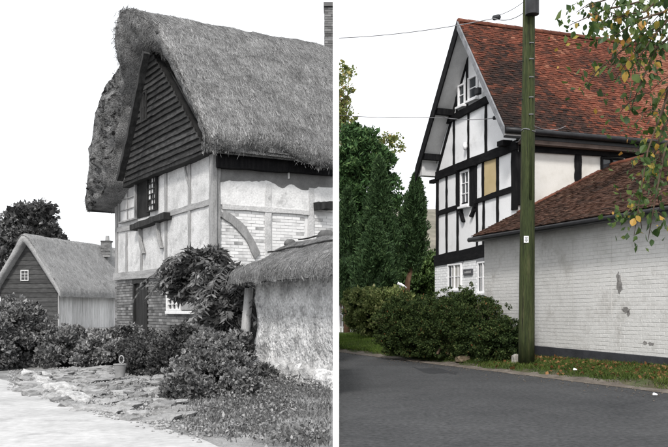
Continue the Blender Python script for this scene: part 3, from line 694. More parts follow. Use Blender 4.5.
for u0, u1 in ((.12, 1.42), (1.62, 2.55), (2.75, LW)):
    bricks(LL, u0, u1, zb, zr_-.08, -.03, -.016, .23, .078, .012, lambda u, z: False, M['brick_white'], 'panel_brickwork', cot, jit=.005)
def lb(pts, w, d1=.035, m='oak_grey', name='timber', curve=0.):
    return gb(pts, w, d1, m, name, LL, -.02, .012, curve, cut=CUTL)
lb([(222, 206.5), (309, 213)], .13, .04, 'plaster_grey', 'rail')
lb([(268, 184), (268, 260)], .17, .03, 'plaster_grey', 'stud'); lb([(311, 188), (311, 262)], .17, .03, 'plaster_grey', 'stud')
lb([(222, 213), (257, 256)], .2, .045, 'oak_grey', 'brace', .14)
lb([(216.5, 160), (216.5, 262)], .16, .05, 'oak_grey', 'corner_post')
lb([(214, 157), (334, 166)], .55, .2, 'timber_black', 'wall_plate_or_shade')  # black strip under the thatch: eave shadow painted as a beam
lb([(214, 278), (334, 281)], .22, .05, 'oak_grey', 'jetty_beam')
lb([(313, 206.5), (334, 206.5)], .2, .3, 'oak_dark', 'timber_bracket')
mb = MB(); a = LL.uz(288, 165); LL.beam(mb, (a[0], a[1]), (a[0], a[1]-.35), .03, .01, .06, .004); mb.build('iron_stay', M['white_grey'], cot)

# ================================================================== LEFT: thatched outbuilding
osh = thing('thatched_outbuilding', 'low cob walled outbuilding with a small thatched roof beside the grass', 'outbuilding', (SL.o.x, SL.o.y, .11))
SLL = 6.2
u_a = SL.uz(256, 330)[0]
mb = MB(); rows = []
zb2 = .05; ze = SL.uz(243, 283)[1]
NUU, NZ = 46, 26; Vv = []
for j in range(NZ+1):
    for i in range(NUU+1):
        u = u_a+(SLL-u_a)*i/NUU; z = zb2+(ze+.25-zb2)*j/NZ
        d = .055*mnoise.noise(Vector((u*2.2, z*2.2, 1)))+.03*mnoise.noise(Vector((u*6, z*6, 4)))+.05*(1-sm(.3, .6, z))
        Vv.append(SL.p(u, z, d))
nb_ = len(Vv)
mb.v = [tuple(p) for p in Vv]+[tuple(SL.p(u_a+(SLL-u_a)*i/NUU, zb2+(ze+.25-zb2)*j/NZ, -.4)) for j in (0, NZ) for i in (0, NUU)]
mb.f = [(j*(NUU+1)+i, j*(NUU+1)+i+1, (j+1)*(NUU+1)+i+1, (j+1)*(NUU+1)+i) for j in range(NZ) for i in range(NUU)]
mb.f += [tuple(j*(NUU+1) for j in range(NZ, -1, -1))+(nb_, nb_+2), (nb_, nb_+1, nb_+3, nb_+2)]
mb.t = [.5]*len(mb.f)
mb.build('wall', M['cob'], osh, smooth=True, cut=CUTL)
mb = MB(); NUU, NZ = 60, 8
for j in range(NZ+1):
    for i in range(NUU+1):
        u = u_a-.05+(SLL-u_a)*i/NUU; f = j/NZ; top = .46+.08*mnoise.noise(Vector((u*1.7, 3, 1)))
        q = SL.p(u, zb2+(top-zb2)*f, .1*(1-f)**.6+.03+.05*mnoise.noise(Vector((u*3, f*2, 2)))+.03*mnoise.noise(Vector((u*8, f*5, 2)))-.1*(j == NZ)); mb.v.append(tuple(q))
mb.f = [(j*(NUU+1)+i, j*(NUU+1)+i+1, (j+1)*(NUU+1)+i+1, (j+1)*(NUU+1)+i) for j in range(NZ) for i in range(NUU)]; mb.t = [.5]*len(mb.f)
mb.build('wall_foot', M['limewash'], osh, cut=CUTL)
# rubble footing: separate limewashed stones
def stone_mesh(name, m, seed, sub=2, rough=.28, flat=1.):
    bm = bmesh.new(); bmesh.ops.create_icosphere(bm, subdivisions=sub, radius=.5)
    for v in bm.verts:
        c = v.co.copy(); c = Vector([max(-.38, min(.38, q)) for q in c]); c *= 1+rough*mnoise.noise(c*2.4+Vector((seed, 0, 0))); v.co = c*1.25; v.co.z *= flat
    me = bpy.data.meshes.new(name); bm.to_mesh(me); bm.free(); me.materials.append(m)
    me.polygons.foreach_set('use_smooth', [False]*len(me.polygons)); return me
SM = [stone_mesh('stone', M['stone_white'], s*3.1, 2, .75) for s in range(5)]
u = u_a-.15
while True:
    for row, (z, hgt) in enumerate(((.12, .26), (.34, .2))):
        w = random.uniform(.22, .44); p = SL.p(u+random.uniform(-.05, .05)+.1*row, z+random.uniform(-.02, .02), .05-.05*row)
        if p.x > -.28: continue
        o = link('stone', random.choice(SM), osh); o.location = p-rootloc(osh); o.scale = (w*1.15, .3, hgt*1.15); o.rotation_euler = (random.uniform(-.1, .1), random.uniform(-.15, .15), math.atan2(SL.u.y, SL.u.x)+random.uniform(-.1, .1))
    u += .27
    if SL.p(u, 0).x > -.2: break
# roof: small hipped thatch
def shed_roof():
    zr = 1.36+H; outer = [(-.42, ze-.06), (-.47, ze+.1), (-.3, ze+.27), (.6, ze+.7), (1.25, zr), (1.9, ze+.7), (2.8, ze+.3), (2.9, ze)]
    inn = [(-.4, ze-.07), (.3, ze+.15), (1.25, ze+.6), (2.2, ze+.2), (2.85, ze)]
    NU = 44; PO = interp(outer, NU); PI = interp(inn, NU)
    for _ in range(2): PO[1:-1] = PO[1:-1]*.5+(PO[:-2]+PO[2:])*.25
    r = []
    u0 = SL.uz(242, 283, .12)[0]
    def P(a, z, u): q = SL.p(u, z, -a); return np.array(q)
    for u in (SLL, 2, u0+.3): r.append([P(PI[i, 0], PI[i, 1], u) for i in range(NU)])
    for k, u in enumerate(np.concatenate([np.linspace(u0, u0+.3, 5), np.linspace(u0+.4, SLL, 60)])):
        f = 1-min(1, (u-u0)/.75); row = []
        for i in range(NU):
            a, z = PO[i]; hip = f*.55*max(0, (z-ze-.25)); rnd = .12*(1-min(1, (u-u0)/.15))
            lay = .05*sm(ze+.52, ze+.56, z)+.04*sm(ze+.8, ze+.84, z)
            p = P(a, z-hip-rnd+lay, u+.15*hip)
            row.append(p+np.array([0, 0, 1])*(lump(p, .05, 1.6, 2)+.015*mnoise.noise(Vector(p*7))))
        r.append(row)
    A = np.array(r); nr = len(r); mb = MB(); mb.v = [tuple(p) for p in A.reshape(-1, 3)]
    mb.f = [(j*NU+i, j*NU+i+1, (j+1)*NU+i+1, (j+1)*NU+i) for j in range(nr-1) for i in range(NU-1)]
    mb.t = [.5]*len(mb.f)
    ob = mb.build('roof', M['thatch'], osh, smooth=True, cut=CUTL)
    straw(16000, A[3:], True, .1, .008, .005, True, 'straw', ob, .17)
    n = 700; ii = rng.integers(3, nr, n); jj = rng.integers(0, 5, n); P_ = A[ii, jj]+rng.normal(0, .03, (n, 3)); P_ = P_[P_[:, 0] < -.08]
    leaves('straw_fringe', P_, np.tile([[0, 0, -1.]], (len(P_), 1)), .1, .009, M['straw'], ob, spread=.35, fold=0, tint=rng.normal(.4, .2, len(P_)), kind='stuff')
    # two sewn ledger rods
    for zz, yo in ((ze+.56, .06), (ze+.84, .05)):
        a = np.interp(zz, PO[:20, 1], PO[:20, 0]); mb = MB(); mb.tube([SL.p(u, zz+yo-.02+.008*math.sin(u*4), -a+.03) for u in np.linspace(u0+.45, 5, 24)], .016, 6); mb.build('ledger_rod', M['oak_dark'], ob, cut=CUTL)
    return ob
shed_roof()
# dark board painting the shade inside the open end, and its round post
mb = MB(); SL.box(mb, SL.uz(238, 330, -.56)[0], SL.uz(270, 330, -.56)[0], zb2, ze+.15, -.62, -.5); mb.build('shade_board', M['oak_dark'], osh)
mb = MB(); SL.box(mb, -.3, -.24, zb2, ze+.2, -1.5, -.6); mb.build('end_wall', M['oak_dark'], osh, cut=CUTL)
p0 = SL.p(SL.uz(245, 372)[0], .0, .08); p1 = SL.p(SL.uz(249, 318)[0], ze-.12, .0)
mb = MB(); mb.tube([p0.lerp(p1, f) for f in np.linspace(0, 1, 7)], [.115, .11, .1, .095, .09, .09, .088], 10, wob=.06); mb.build('round_post', M['post_pale'], osh, smooth=True)
for x, y, s in ((326, 236, .14), (290, 243, .1)):
    p = at(x, y, 16.2 if x > 300 else 18.); mb = MB(); bm = bmesh.new(); bmesh.ops.create_icosphere(bm, subdivisions=2, radius=1)
    mb.add([Vector((v.co.x*s*1.3, v.co.y*s, v.co.z*s*.8))*(1+.3*mnoise.noise(v.co*3))+p for v in bm.verts], [tuple(v.index for v in f.verts) for f in bm.faces]); bm.free()
    mb.build('ridge_tuft', M['bark_grey'], osh, smooth=True)

# ================================================================== LEFT: far thatched barn
FO = Vector((-14.3, 45)); GB = Face((FO.x, FO.y), (-.973, .23), (-.23, -.973)); SB = Face((FO.x, FO.y), (.23, .973), (.973, -.23))
barn = thing('thatched_barn', 'far thatched barn with dark boarded gable and pale plank side wall', 'barn', (FO.x, FO.y, .3))
bw = 3.3; zeb = GB.uz(57, 294)[1]; zrb = GB.uz(28, 234)[1]; zbb = .2
mb = MB(); GB.poly(mb, [(0, zbb), (bw, zbb), (bw, zeb+.3), (bw*.5, zrb-.35), (0, zeb+.3)], -.15, 0); mb.build('gable_backing', M['board_far'], barn)
zz = zbb
while zz < zrb-.5:
    hw = bw/2 if zz < zeb+.25 else bw/2*(zrb-.35-zz-.1)/(zrb-zeb-.65)
    if hw > .1:
        mb = MB(); vs = [GB.p(bw/2-hw, zz, .05), GB.p(bw/2+hw, zz, .05), GB.p(bw/2+hw, zz, .0), GB.p(bw/2-hw, zz, .0), GB.p(bw/2-hw, zz+.26, .02), GB.p(bw/2+hw, zz+.26, .02), GB.p(bw/2+hw, zz+.26, .0), GB.p(bw/2-hw, zz+.26, .0)]
        mb.hexa(vs); mb.build('weatherboard', M['board_far'], barn)
    zz += .24
a = GB.uz(21.5, 281); b = GB.uz(29.5, 270)
window(GB, barn, min(a[0], b[0]), max(a[0], b[0]), a[1], b[1], .08, M['plaster_grey'], M['glass_grey'], (2, 3), .05, 1, None, .03)
mb = MB(); SB.box(mb, .02, 11, zbb, zeb+.35, -.15, 0); mb.build('side_backing', M['board_far'], barn)
for i in range(40):
    mb = MB(); SB.box(mb, .03+i*.27, .03+i*.27+.258, zbb, zeb-.02+random.uniform(-.02, .02), 0, .03+random.uniform(0, .015)); mb.build('plank', M['board_pale'], barn)
mb = MB(); SB.box(mb, .0, 11, zeb-.0, zeb+.2, 0, .07); mb.build('wall_plate_or_shade', M['oak_dark'], barn)
def barn_roof():
    hw = bw/2; o_ = [(-.42, zeb-.12), (-.5, zeb+.05), (-.35, zeb+.35), (hw*.5, zeb+.35+(zrb-zeb-.3)*.6), (hw-.25, zrb-.06), (hw, zrb), (hw+.25, zrb-.06), (bw-hw*.5, zeb+.35+(zrb-zeb-.3)*.6), (bw+.35, zeb+.35), (bw+.5, zeb), (bw+.4, zeb-.12)]
    i_ = [(-.36, zeb-.12), (hw, zrb-.42), (bw+.36, zeb-.12)]
    NU = 50; PO = interp(o_, NU); PI = interp(i_, NU)
    for _ in range(2): PO[1:-1] = PO[1:-1]*.5+(PO[:-2]+PO[2:])*.25
    P = lambda t, z, s: np.array(GB.p(t, z, -s)); r = []
    for s in (11.3, 5., .1): r.append([P(PI[i, 0], PI[i, 1], s) for i in range(NU)])
    for f in np.linspace(0, .9, 5): r.append([P(*(PI[i]+(PO[i]-PI[i])*f), -.4-.1*math.sin(math.pi*f)-.2*sm(zrb-1, zrb, PI[i, 1])) for i in range(NU)])
    for s in np.concatenate([[-.4, -.33, -.2], np.linspace(0, 11.3, 60)]):
        row = []
        for i in range(NU):
            t, z = PO[i]; e = -.2*sm(zrb-1, zrb, z)*(1-sm(-.4, 1., s)); rd = .1*(1-min(1, (s+.4)/.15)); p = P(t, z-rd, s+e)
            row.append(p+np.array([0, 0, 1])*(lump(p, .07, .8, 2)))
        r.append(row)
    A = np.array(r); nr = len(r); mb = MB(); mb.v = [tuple(p) for p in A.reshape(-1, 3)]
    mb.f = [(j*NU+i, j*NU+i+1, (j+1)*NU+i+1, (j+1)*NU+i) for j in range(nr-1) for i in range(NU-1)]; mb.t = [.5]*len(mb.f)
    ob = mb.build('roof', M['thatch_new'], barn, smooth=True)
    straw(22000, A[8:], True, .13, .014, .008, True, 'straw', ob, .2, tsh=.32)
barn_roof()
pc = at(106.5, 247, 52); cm = None
CF = Face((pc.x-.28, pc.y-.25), (1, 0), (0, -1)); mb = MB(); mb.box(pc+Vector((0, 0, -.15)), (.27, .24, .45)); cm = mb.build('chimney', M['mortar_grey'], barn)
bricks(CF, 0, .56, pc.z-.5, pc.z+.3, -.05, .0, .22, .085, .014, lambda u, z: False, M['brick_grey'], 'chimney_bricks', cm)
mb = MB(); mb.box(pc+Vector((.02, 0, .33)), (.31, .28, .04)); mb.build('chimney_cap', M['brick_grey'], cm, tint=True)
mb = MB(); mb.tube([pc+Vector((.05, 0, .37)), pc+Vector((.05, 0, .66))], [.13, .11], 10); mb.build('chimney_pot', M['mortar_grey'], cm)

# ================================================================== RIGHT: timber framed house
hs = thing('timber_framed_house', 'tall black and white timber framed house with a steep red tiled roof', 'house', (5.02, 24, .35))
T0 = 2.2; ZR = 9.98; SLP = 1.40; OV = .6; GW = 4.71
def zroof(t): return ZR-SLP*abs(t-T0)
zg = GR.uz(437, 264)[1]       # foot of the timber framing
zb3 = .2
HL = 9.
# white walls
mb = MB(); GR.poly(mb, [(0, zg), (GW, zg), (GW, zroof(GW)-.2), (T0, ZR-.2), (0, zroof(0)-.2)], -.2, 0); mb.build('gable_wall', M['render_white'], hs)
zwl = zroof(0)-.25
mb = MB(); LR.box(mb, .01, HL, zb3, zwl, -.2, 0); mb.build('long_wall', M['render_cream'], hs)
mb = MB(); GR.box(mb, .05, GW, zb3, zg-.003, -.25, .038); mb.build('ground_floor_backing', M['render_white'], hs)
w1 = sorted([GR.uz(450, 275)[0], GR.uz(463.5, 275)[0]]); w1z = (GR.uz(450, 290)[1], GR.uz(450, 264.5)[1])
w2 = sorted([GR.uz(480, 275)[0], GR.uz(491, 275)[0]]); w2z = (GR.uz(480, 293)[1], GR.uz(480, 262)[1])
bricks(GR, 1.2, GW+.06, zb3, zg-.01, 0, .05, .25, .085, .012, lambda u, z: (w1[0] < u < w1[1] and w1z[0] < z < w1z[1]) or (w2[0] < u < w2[1] and w2z[0] < z < w2z[1]), M['render_white'], 'painted_bricks', hs, jit=.003)
def rb(pts, w, d1=.045, name='stud', m='timber_black', face=GR, d0=-.02, wob=.011, curve=0.):
    a, b = [face.uz(*p) for p in pts]; mb = MB(); face.beam(mb, a, b, w, d0, d1, wob, 8, curve); return mb.build(name, M[m], hs, bevel=.005)
rb([(436, 261), (490, 250)], .36, .09, 'bressummer', 'beam_black')
rb([(437, 214), (516, 188.5)], .15, .05, 'rail', 'beam_black')
rb([(436.5, 176.5), (518, 145)], .26, .07, 'tie_beam', 'beam_black')
rb([(445.5, 122.5), (492, 98)], .21, .09, 'collar_beam', 'beam_black')
rb([(438, 176), (438, 258)], .13, .055, 'corner_post')
rb([(515, 146), (515, 210)], .25, .055, 'corner_post')
for x, y0, y1, w in ((447, 172, 211, .1), (457.5, 168, 207, .13), (483.5, 158, 199, .12), (498, 152, 194, .12),
                     (447, 211, 257, .1), (458, 208, 255, .11), (477.5, 202, 250, .1), (484, 200, 248, .11), (498, 195, 245, .11),
                     (454.3, 116, 170, .1), (468.8, 109, 164, .09), (486.3, 101, 157, .12),
                     (457.2, 89, 117, .1), (467.6, 51, 111, .11)):
    rb([(x, y0), (x, y1)], w, .035)
rb([(462, 207), (465, 222)], .1, .1, 'brace', curve=.04); rb([(476.5, 202), (472.5, 217)], .1, .1, 'brace', curve=-.04)
# slanting end studs following the roof
mb = MB(); GR.beam(mb, (GW-.05, GR.uz(438, 172)[1]), (T0+.55, ZR-1.05), .11, -.02, .03, .01); mb.build('principal_rafter', M['timber_black'], hs)
# yellow infill panel
a = GR.uz(485, 160); b = GR.uz(496.8, 194)
mb = MB(); GR.poly(mb, [GR.uz(484.6, 159.5), GR.uz(497, 154), GR.uz(497, 193), GR.uz(484.6, 198)], -.01, .012); mb.build('ochre_panel', M['render_yellow'], hs)
# windows
window(GR, hs, *sorted([GR.uz(462, 190)[0], GR.uz(471, 190)[0]]), GR.uz(462, 207)[1], GR.uz(462, 172)[1], .06, M['paint_white'], M['glass'], (2, 3), .06, 1, .03)
for x0, x1 in ((458.6, 461.6), (471.4, 477.2)):
    u0, u1 = sorted([GR.uz(x0, 190)[0], GR.uz(x1, 190)[0]]); mb = MB(); GR.box(mb, u0, u1, GR.uz(x0, 207.5-(x0-458)*.1)[1], GR.uz(x0, 171-(x0-458)*.25)[1], 0, .08); mb.build('shutter', M['timber_black'], hs, bevel=.006)
mb = MB(); u0, u1 = sorted([GR.uz(459.5, 170)[0], GR.uz(478, 165)[0]]); GR.box(mb, u0, u1, GR.uz(462, 170.5)[1], GR.uz(462, 168)[1], 0, .16); mb.build('window_hood', M['timber_black'], hs)
for x0, x1, y0, y1 in ((459.6, 466.6, 107.5, 86), (469.6, 478.8, 101.5, 78.5)):
    u0, u1 = sorted([GR.uz(x0, 95)[0], GR.uz(x1, 95)[0]]); window(GR, hs, u0, u1, GR.uz(x0, y0)[1], GR.uz(x0, y1)[1], .06, M['paint_white'], M['glass'], (1, 2), .055, 1, .04, .05)
def cur(c, k, r): return M['curtain'] if random.random() < .45 else M['glass']
window(GR, hs, *w1, *w1z, .085, M['paint_white'], M['glass'], (2, 2), .05, 2, .06, .04, fill=cur)
window(GR, hs, *w2, *w2z, .085, M['paint_white'], M['glass'], (2, 2), .05, 2, .06, .04)
for w, z in ((w1, w1z[1]), (w2, w2z[1])):
    mb = MB(); c_ = (w[0]+w[1])/2
    GR.poly(mb, [(w[0]-.1, z+.01), (w[1]+.1, z+.01), (w[1]+.1, z+.08), (c_, z+.16), (w[0]-.1, z+.08)], .02, .075); mb.build('lintel', M['verge_grey'], hs)
# name plaque with unreadable worn letters
u0, u1 = sorted([GR.uz(465.6, 272)[0], GR.uz(474.6, 272)[0]]); z0, z1 = GR.uz(466, 275.5)[1], GR.uz(466, 269.5)[1]
mb = MB(); GR.box(mb, u0, u1, z0, z1, .03, .09); pq = mb.build('name_plaque', M['plaque'], hs, bevel=.008)
mb = MB()
for i in range(7):
    uu = u0+.07+i*(u1-u0-.14)/7; GR.box(mb, uu, uu+.028, z0+.06, z1-.055+random.uniform(-.02, .01), .09, .096)
mb.build('worn_lettering', M['letter'], pq)
# roof
tsl = math.sqrt(1+SLP*SLP); slope_len = (T0+.42)*tsl
def base_t(t, z, s): return GR.p(t, z, -s)
o_e = base_t(-.42, zroof(-.42), -OV); upv = (base_t(T0, ZR, -OV)-o_e); slope_len = upv.length; upv.normalize(); uv = LR.u.copy(); nv = uv.cross(upv).normalized()
if nv.z < 0: nv = -nv
def tred(a, b):
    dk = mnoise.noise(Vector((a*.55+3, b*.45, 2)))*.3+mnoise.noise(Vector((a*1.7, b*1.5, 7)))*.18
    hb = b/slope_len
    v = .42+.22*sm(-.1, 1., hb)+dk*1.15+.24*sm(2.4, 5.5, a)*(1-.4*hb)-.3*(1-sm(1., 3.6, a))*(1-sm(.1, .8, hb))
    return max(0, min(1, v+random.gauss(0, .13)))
mb = MB(); mb.hexa([o_e-nv*.12, o_e+uv*(HL+OV)-nv*.12, o_e+uv*(HL+OV)+upv*slope_len-nv*.12, o_e+upv*slope_len-nv*.12, o_e, o_e+uv*(HL+OV), o_e+uv*(HL+OV)+upv*slope_len, o_e+upv*slope_len])
rf = mb.build('roof', M['felt'], hs)
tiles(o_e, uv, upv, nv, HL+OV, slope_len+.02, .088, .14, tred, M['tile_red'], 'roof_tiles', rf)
o_b = base_t(4.97, zroof(4.97), -OV); upb = base_t(T0, ZR, -OV)-o_b; sb = upb.length; upb.normalize(); nb = upb.cross(uv).normalized()
if nb.z < 0: nb = -nb
mb = MB(); mb.hexa([o_b-nb*.1, o_b+uv*(HL+OV)-nb*.1, o_b+uv*(HL+OV)+upb*sb-nb*.1, o_b+upb*sb-nb*.1, o_b, o_b+uv*(HL+OV), o_b+uv*(HL+OV)+upb*sb, o_b+upb*sb]); rb2 = mb.build('roof', M['felt'], hs)
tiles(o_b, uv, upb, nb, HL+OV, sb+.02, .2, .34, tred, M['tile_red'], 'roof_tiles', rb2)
for i in range(int((HL+OV)/.32)):
    mb = MB(); s0 = -OV+i*.32; ring = lambda s, r: [base_t(T0+r*math.cos(a), ZR+.0+r*.8*math.sin(a), s) for a in np.linspace(-.35, math.pi+.35, 8)]
    A0, A1 = ring(s0, .125), ring(s0+.335, .115); mb.add(A0+A1, [(k, k+1, 9+k, 8+k) for k in range(7)]+[tuple(range(7, -1, -1))]); mb.build('ridge_tile', M['ridge_red'], rf)
# barge boards, soffit and verge
def rake(t0, t1, dz0, dz1, s0, s1, name, m):
    mb = MB(); mb.hexa([base_t(t0, zroof(t0)+dz0, s0), base_t(t1, zroof(t1)+dz0, s0), base_t(t1, zroof(t1)+dz0, s1), base_t(t0, zroof(t0)+dz0, s1),
                        base_t(t0, zroof(t0)+dz1, s0), base_t(t1, zroof(t1)+dz1, s0), base_t(t1, zroof(t1)+dz1, s1), base_t(t0, zroof(t0)+dz1, s1)]); return mb.build(name, m, hs)
rake(T0-.0, 5.02, -.42, .02, -OV-.05, -OV-.003, 'barge_board', M['timber_black'])
rake(T0+.03, 5.0, -.24, -.2, -OV, -.02, 'soffit', M['soffit'])
rake(-.4, T0-.01, -.24, .015, -OV-.05, -OV-.003, 'verge_board', M['verge_grey'])
rake(-.38, T0-.03, -.25, -.21, -OV, -.02, 'soffit', M['soffit'])
# purlin ends and corbels under the verge
for t in (3.62, 4.52):
    mb = MB(); z = zroof(t)-.38; q = [(t-.08, z-.09), (t+.08, z-.09), (t+.08, z+.1), (t-.08, z+.1)]; GR.poly(mb, q, -.05, OV-.02); mb.build('purlin_end', M['timber_black'], hs)
mb = MB(); GR.box(mb, GW+.0, GW+.28, zroof(4.97)-.32, zroof(4.97)+.1, -.1, OV-.05); mb.build('boxed_eave', M['soffit'], hs)
mb = MB(); zc = GR.uz(437, 181)[1]; GR.box(mb, GW-.02, GW+.34, zc-.05, zc+.06, -.05, .12); mb.build('corbel', M['timber_black'], hs)
mb = MB(); a = GR.uz(512, 143); GR.box(mb, a[0]-.02, a[0]+.3, a[1]-.07, a[1]+.07, -.0, .3); mb.build('corbel', M['timber_black'], hs)
# gutter, eaves board, wall plate and posts on the long wall
ze_ = zroof(-.42)
mb = MB(); mb.tube([LR.p(s, ze_-.07, .46) for s in np.linspace(-OV, HL, 14)], .085, 10); mb.build('gutter', M['black_plastic'], hs, smooth=True)
mb = MB(); LR.box(mb, -OV+.02, HL, ze_-.25, ze_-.02, .3, .36); mb.build('fascia', M['black_plastic'], hs)
mb = MB(); LR.box(mb, -.0, HL, ze_-.36, ze_-.24, .02, .34); mb.build('eaves_board', M['brown_board'], hs)
def lr(pts, w, d1=.05, name='stud'): return rb(pts, w, d1, name, 'timber_black' if name == 'stud' else 'beam_black', LR)
lr([(519, 146.5), (660, 155)], .3, .09, 'wall_plate_or_shade')
lr([(517.5, 152), (517.5, 205)], .16, .05); lr([(577.5, 152), (577.5, 182)], .21, .05); lr([(628, 156), (628, 175)], .2, .05)
u0, u1 = LR.uz(600, 165)[0], LR.uz(622, 165)[0]
window(LR, hs, u0, u1, LR.uz(600, 172)[1], LR.uz(600, 157)[1], .06, M['timber_black'], M['glass'], (1, 1), .06, 2, None, .05)
# lamp, camera and bell on the gable
p = GR.p(*GR.uz(467.6, 146), .08); mb = MB(); mb.tube([p+Vector((0, 0, .1)), p+Vector((0, 0, -.02)), p+Vector((0, 0, -.12))], [.05, .075, .05], 10); mb.build('wall_lamp', M['paint_white'], hs, smooth=True)
p = GR.p(*GR.uz(484, 92), .2); mb = MB(); mb.box(p, (.07, .1, .1), .4); mb.build('alarm_box', M['steel_dark'], hs, bevel=.02)
# ================================================================== RIGHT: white brick outbuilding
ob_ = thing('brick_outbuilding', 'white painted brick outbuilding with a brown tiled roof beside the verge', 'outbuilding', (4.10, 23.66, .3))
OL = 9.0; zeo = SR.uz(500, 231)[1]; DEP = 4.2; PS = .479
mb = MB(); SR.box(mb, .0, OL, .1, zeo+.1, -.22, .0125); mb.build('wall', M['mortar_paint'], ob_)
SE = Face((4.10, 23.66), (.936, .351), (-.351, .936))
mb = MB(); SE.poly(mb, [(.25, .1), (DEP*2, .1), (DEP*2, zeo), (DEP, zeo+DEP*PS-.1), (.25, zeo)], -.2, -.01); mb.build('end_wall', M['mortar_paint'], ob_)
# painted bricks: the nearest three hundred are single parts, the rest one joined part
bl, bh, jo = .262, .0865, .009; zp0 = .62
lst = []
r = 0; z = .1
while z+bh < zeo+.02:
    a = -(bl/2 if r % 2 else 0)
    while a < OL:
        lst.append((max(a, 0.005), min(a+bl-jo, OL), z)); a += bl
    z += bh; r += 1
patches = [SR.uz(620, 284), SR.uz(621, 279), SR.uz(618, 277), SR.uz(619.5, 288), SR.uz(627, 311), SR.uz(631, 310), SR.uz(624, 309)]
def vis(b):
    p = SR.p((b[0]+b[1])/2, b[2], 0); x = CX+F*p.x/p.y; return (x < 667) and b[2] > .45 and b[1]-b[0] > .2
cand = sorted([b for b in lst if vis(b)], key=lambda b: -b[0])[:300]; cs = set(cand)
bm_mb = MB(); w = bl-jo; mb0 = MB(); mb0.box((0, 0, 0), (w/2, .0172, (bh-jo)/2)); bmesh_b = mb0.build('brick', M['brick_paint'], bevel=.004); bme = bmesh_b.data; bpy.data.objects.remove(bmesh_b)
rot = math.atan2(SR.u.y, SR.u.x)
for b in lst:
    if b in cs:
        o = link('brick', bme, ob_); o.location = SR.p((b[0]+b[1])/2, b[2]+(bh-jo)/2, .0+random.uniform(-.0012, .0012))-rootloc(ob_); o.rotation_euler = (random.uniform(-.006, .006), random.uniform(-.01, .01), rot+random.uniform(-.004, .004))
    else: SR.box(bm_mb, b[0], b[1], b[2], b[2]+bh-jo, -.02, .0172+random.uniform(-.0012, .0012))
bm_mb.build('distant_bricks', M['brick_paint'], ob_, kind='stuff')
def patch(px, py, rx, ry, seed):
    u, z = SR.uz(px, py); pts = []
    for k in range(30):
        a = 2*math.pi*k/30; rr = 1+.45*mnoise.noise(Vector((math.cos(a)*4+seed, math.sin(a)*4, seed)))+.55*mnoise.noise(Vector((math.cos(a)*1.3+seed, math.sin(a)*1.3, seed))); pts.append((u+math.cos(a)*rx*rr, z+math.sin(a)*ry*rr))
    mb = MB(); SR.poly(mb, pts, .0, .0205); mb.build('bare_patch', M['bare_render'], ob_, label='grey bare patch where the white paint has come off')
patch(620.5, 284.5, .095, .17, 1.3); patch(618.5, 277, .05, .09, 4.); patch(626.5, 310, .11, .06, 2.2); patch(629, 313.5, .05, .05, 5.1)
patch(652, 344, .1, .035, 7.7); patch(646, 343, .05, .04, 9.2)
# faint outline of a blocked doorway
ud = [SR.uz(573.5, 270)[0], SR.uz(612, 270)[0]]; zd = SR.uz(575, 240)[1]
mb = MB(); SR.box(mb, ud[0]-.008, ud[0]+.008, 1.3, zd, 0, .0205); SR.box(mb, ud[1]-.008, ud[1]+.008, 1.3, zd, 0, .0205); SR.box(mb, ud[0]+.009, ud[1]-.009, zd-.008, zd+.008, 0, .0203); mb.build('blocked_door_edge', M['mortar_paint'], ob_)
# plinth, raked: top and foot follow the ground
a, b = SR.uz(535, 345.5), SR.uz(664, 357); 
mb = MB(); sl_ = (b[1]-a[1])/(b[0]-a[0]); ztop = lambda u: a[1]+sl_*(u-a[0])
SR.poly(mb, [(.0, -.1), (OL, -.1), (OL, ztop(OL)), (.0, ztop(0))], .0, .05); mb.build('plinth', M['plinth'], ob_, bevel=.01)
# roof of the outbuilding
EO = .42; o1 = SR.p(-.0, zeo-EO*PS+.08, EO); uo = SR.u.copy()
o1 = o1-uo*.0
upo = (SR.p(0, zeo+DEP*PS+.08, -DEP)-o1); so_ = upo.length; upo.normalize(); no_ = uo.cross(upo).normalized()
if no_.z < 0: no_ = -no_
def tbrown(a, b): return max(0, min(1, .5+.32*mnoise.noise(Vector((a*.7, b*.7, 5)))+.2*mnoise.noise(Vector((a*2.2, b*2., 1)))+random.gauss(0, .12)))
mb = MB(); mb.hexa([o1-no_*.08, o1+uo*OL-no_*.08, o1+uo*OL+upo*so_-no_*.08, o1+upo*so_-no_*.08, o1, o1+uo*OL, o1+uo*OL+upo*so_, o1+upo*so_])
rfo = mb.build('roof', M['felt'], ob_)
tiles(o1, uo, upo, no_, OL, so_+.02, .1, .145, tbrown, M['tile_brown'], 'roof_tiles', rfo)
o2 = SR.p(0, zeo+.08, -2*DEP); up2 = SR.p(0, zeo+DEP*PS+.08, -DEP)-o2; s2 = up2.length; up2.normalize()
mb = MB(); mb.hexa([o2, o2+uo*OL, o2+uo*OL+up2*s2, o2+up2*s2, o2+Vector((0, 0, .07)), o2+uo*OL+Vector((0, 0, .07)), o2+uo*OL+up2*s2+Vector((0, 0, .07)), o2+up2*s2+Vector((0, 0, .07))]); mb.build('roof', M['felt'], ob_)
for i in range(28):
    mb = MB(); s0 = i*.32; ring = lambda s, r: [SR.p(s, zeo+DEP*PS+.08+r*.8*math.sin(q), -DEP+r*math.cos(q)) for q in np.linspace(-.35, math.pi+.35, 8)]
    A0, A1 = ring(s0, .12), ring(s0+.335, .11); mb.add(A0+A1, [(k, k+1, 9+k, 8+k) for k in range(7)]+[tuple(range(7, -1, -1))]); mb.build('ridge_tile', M['ridge_red'], rfo)
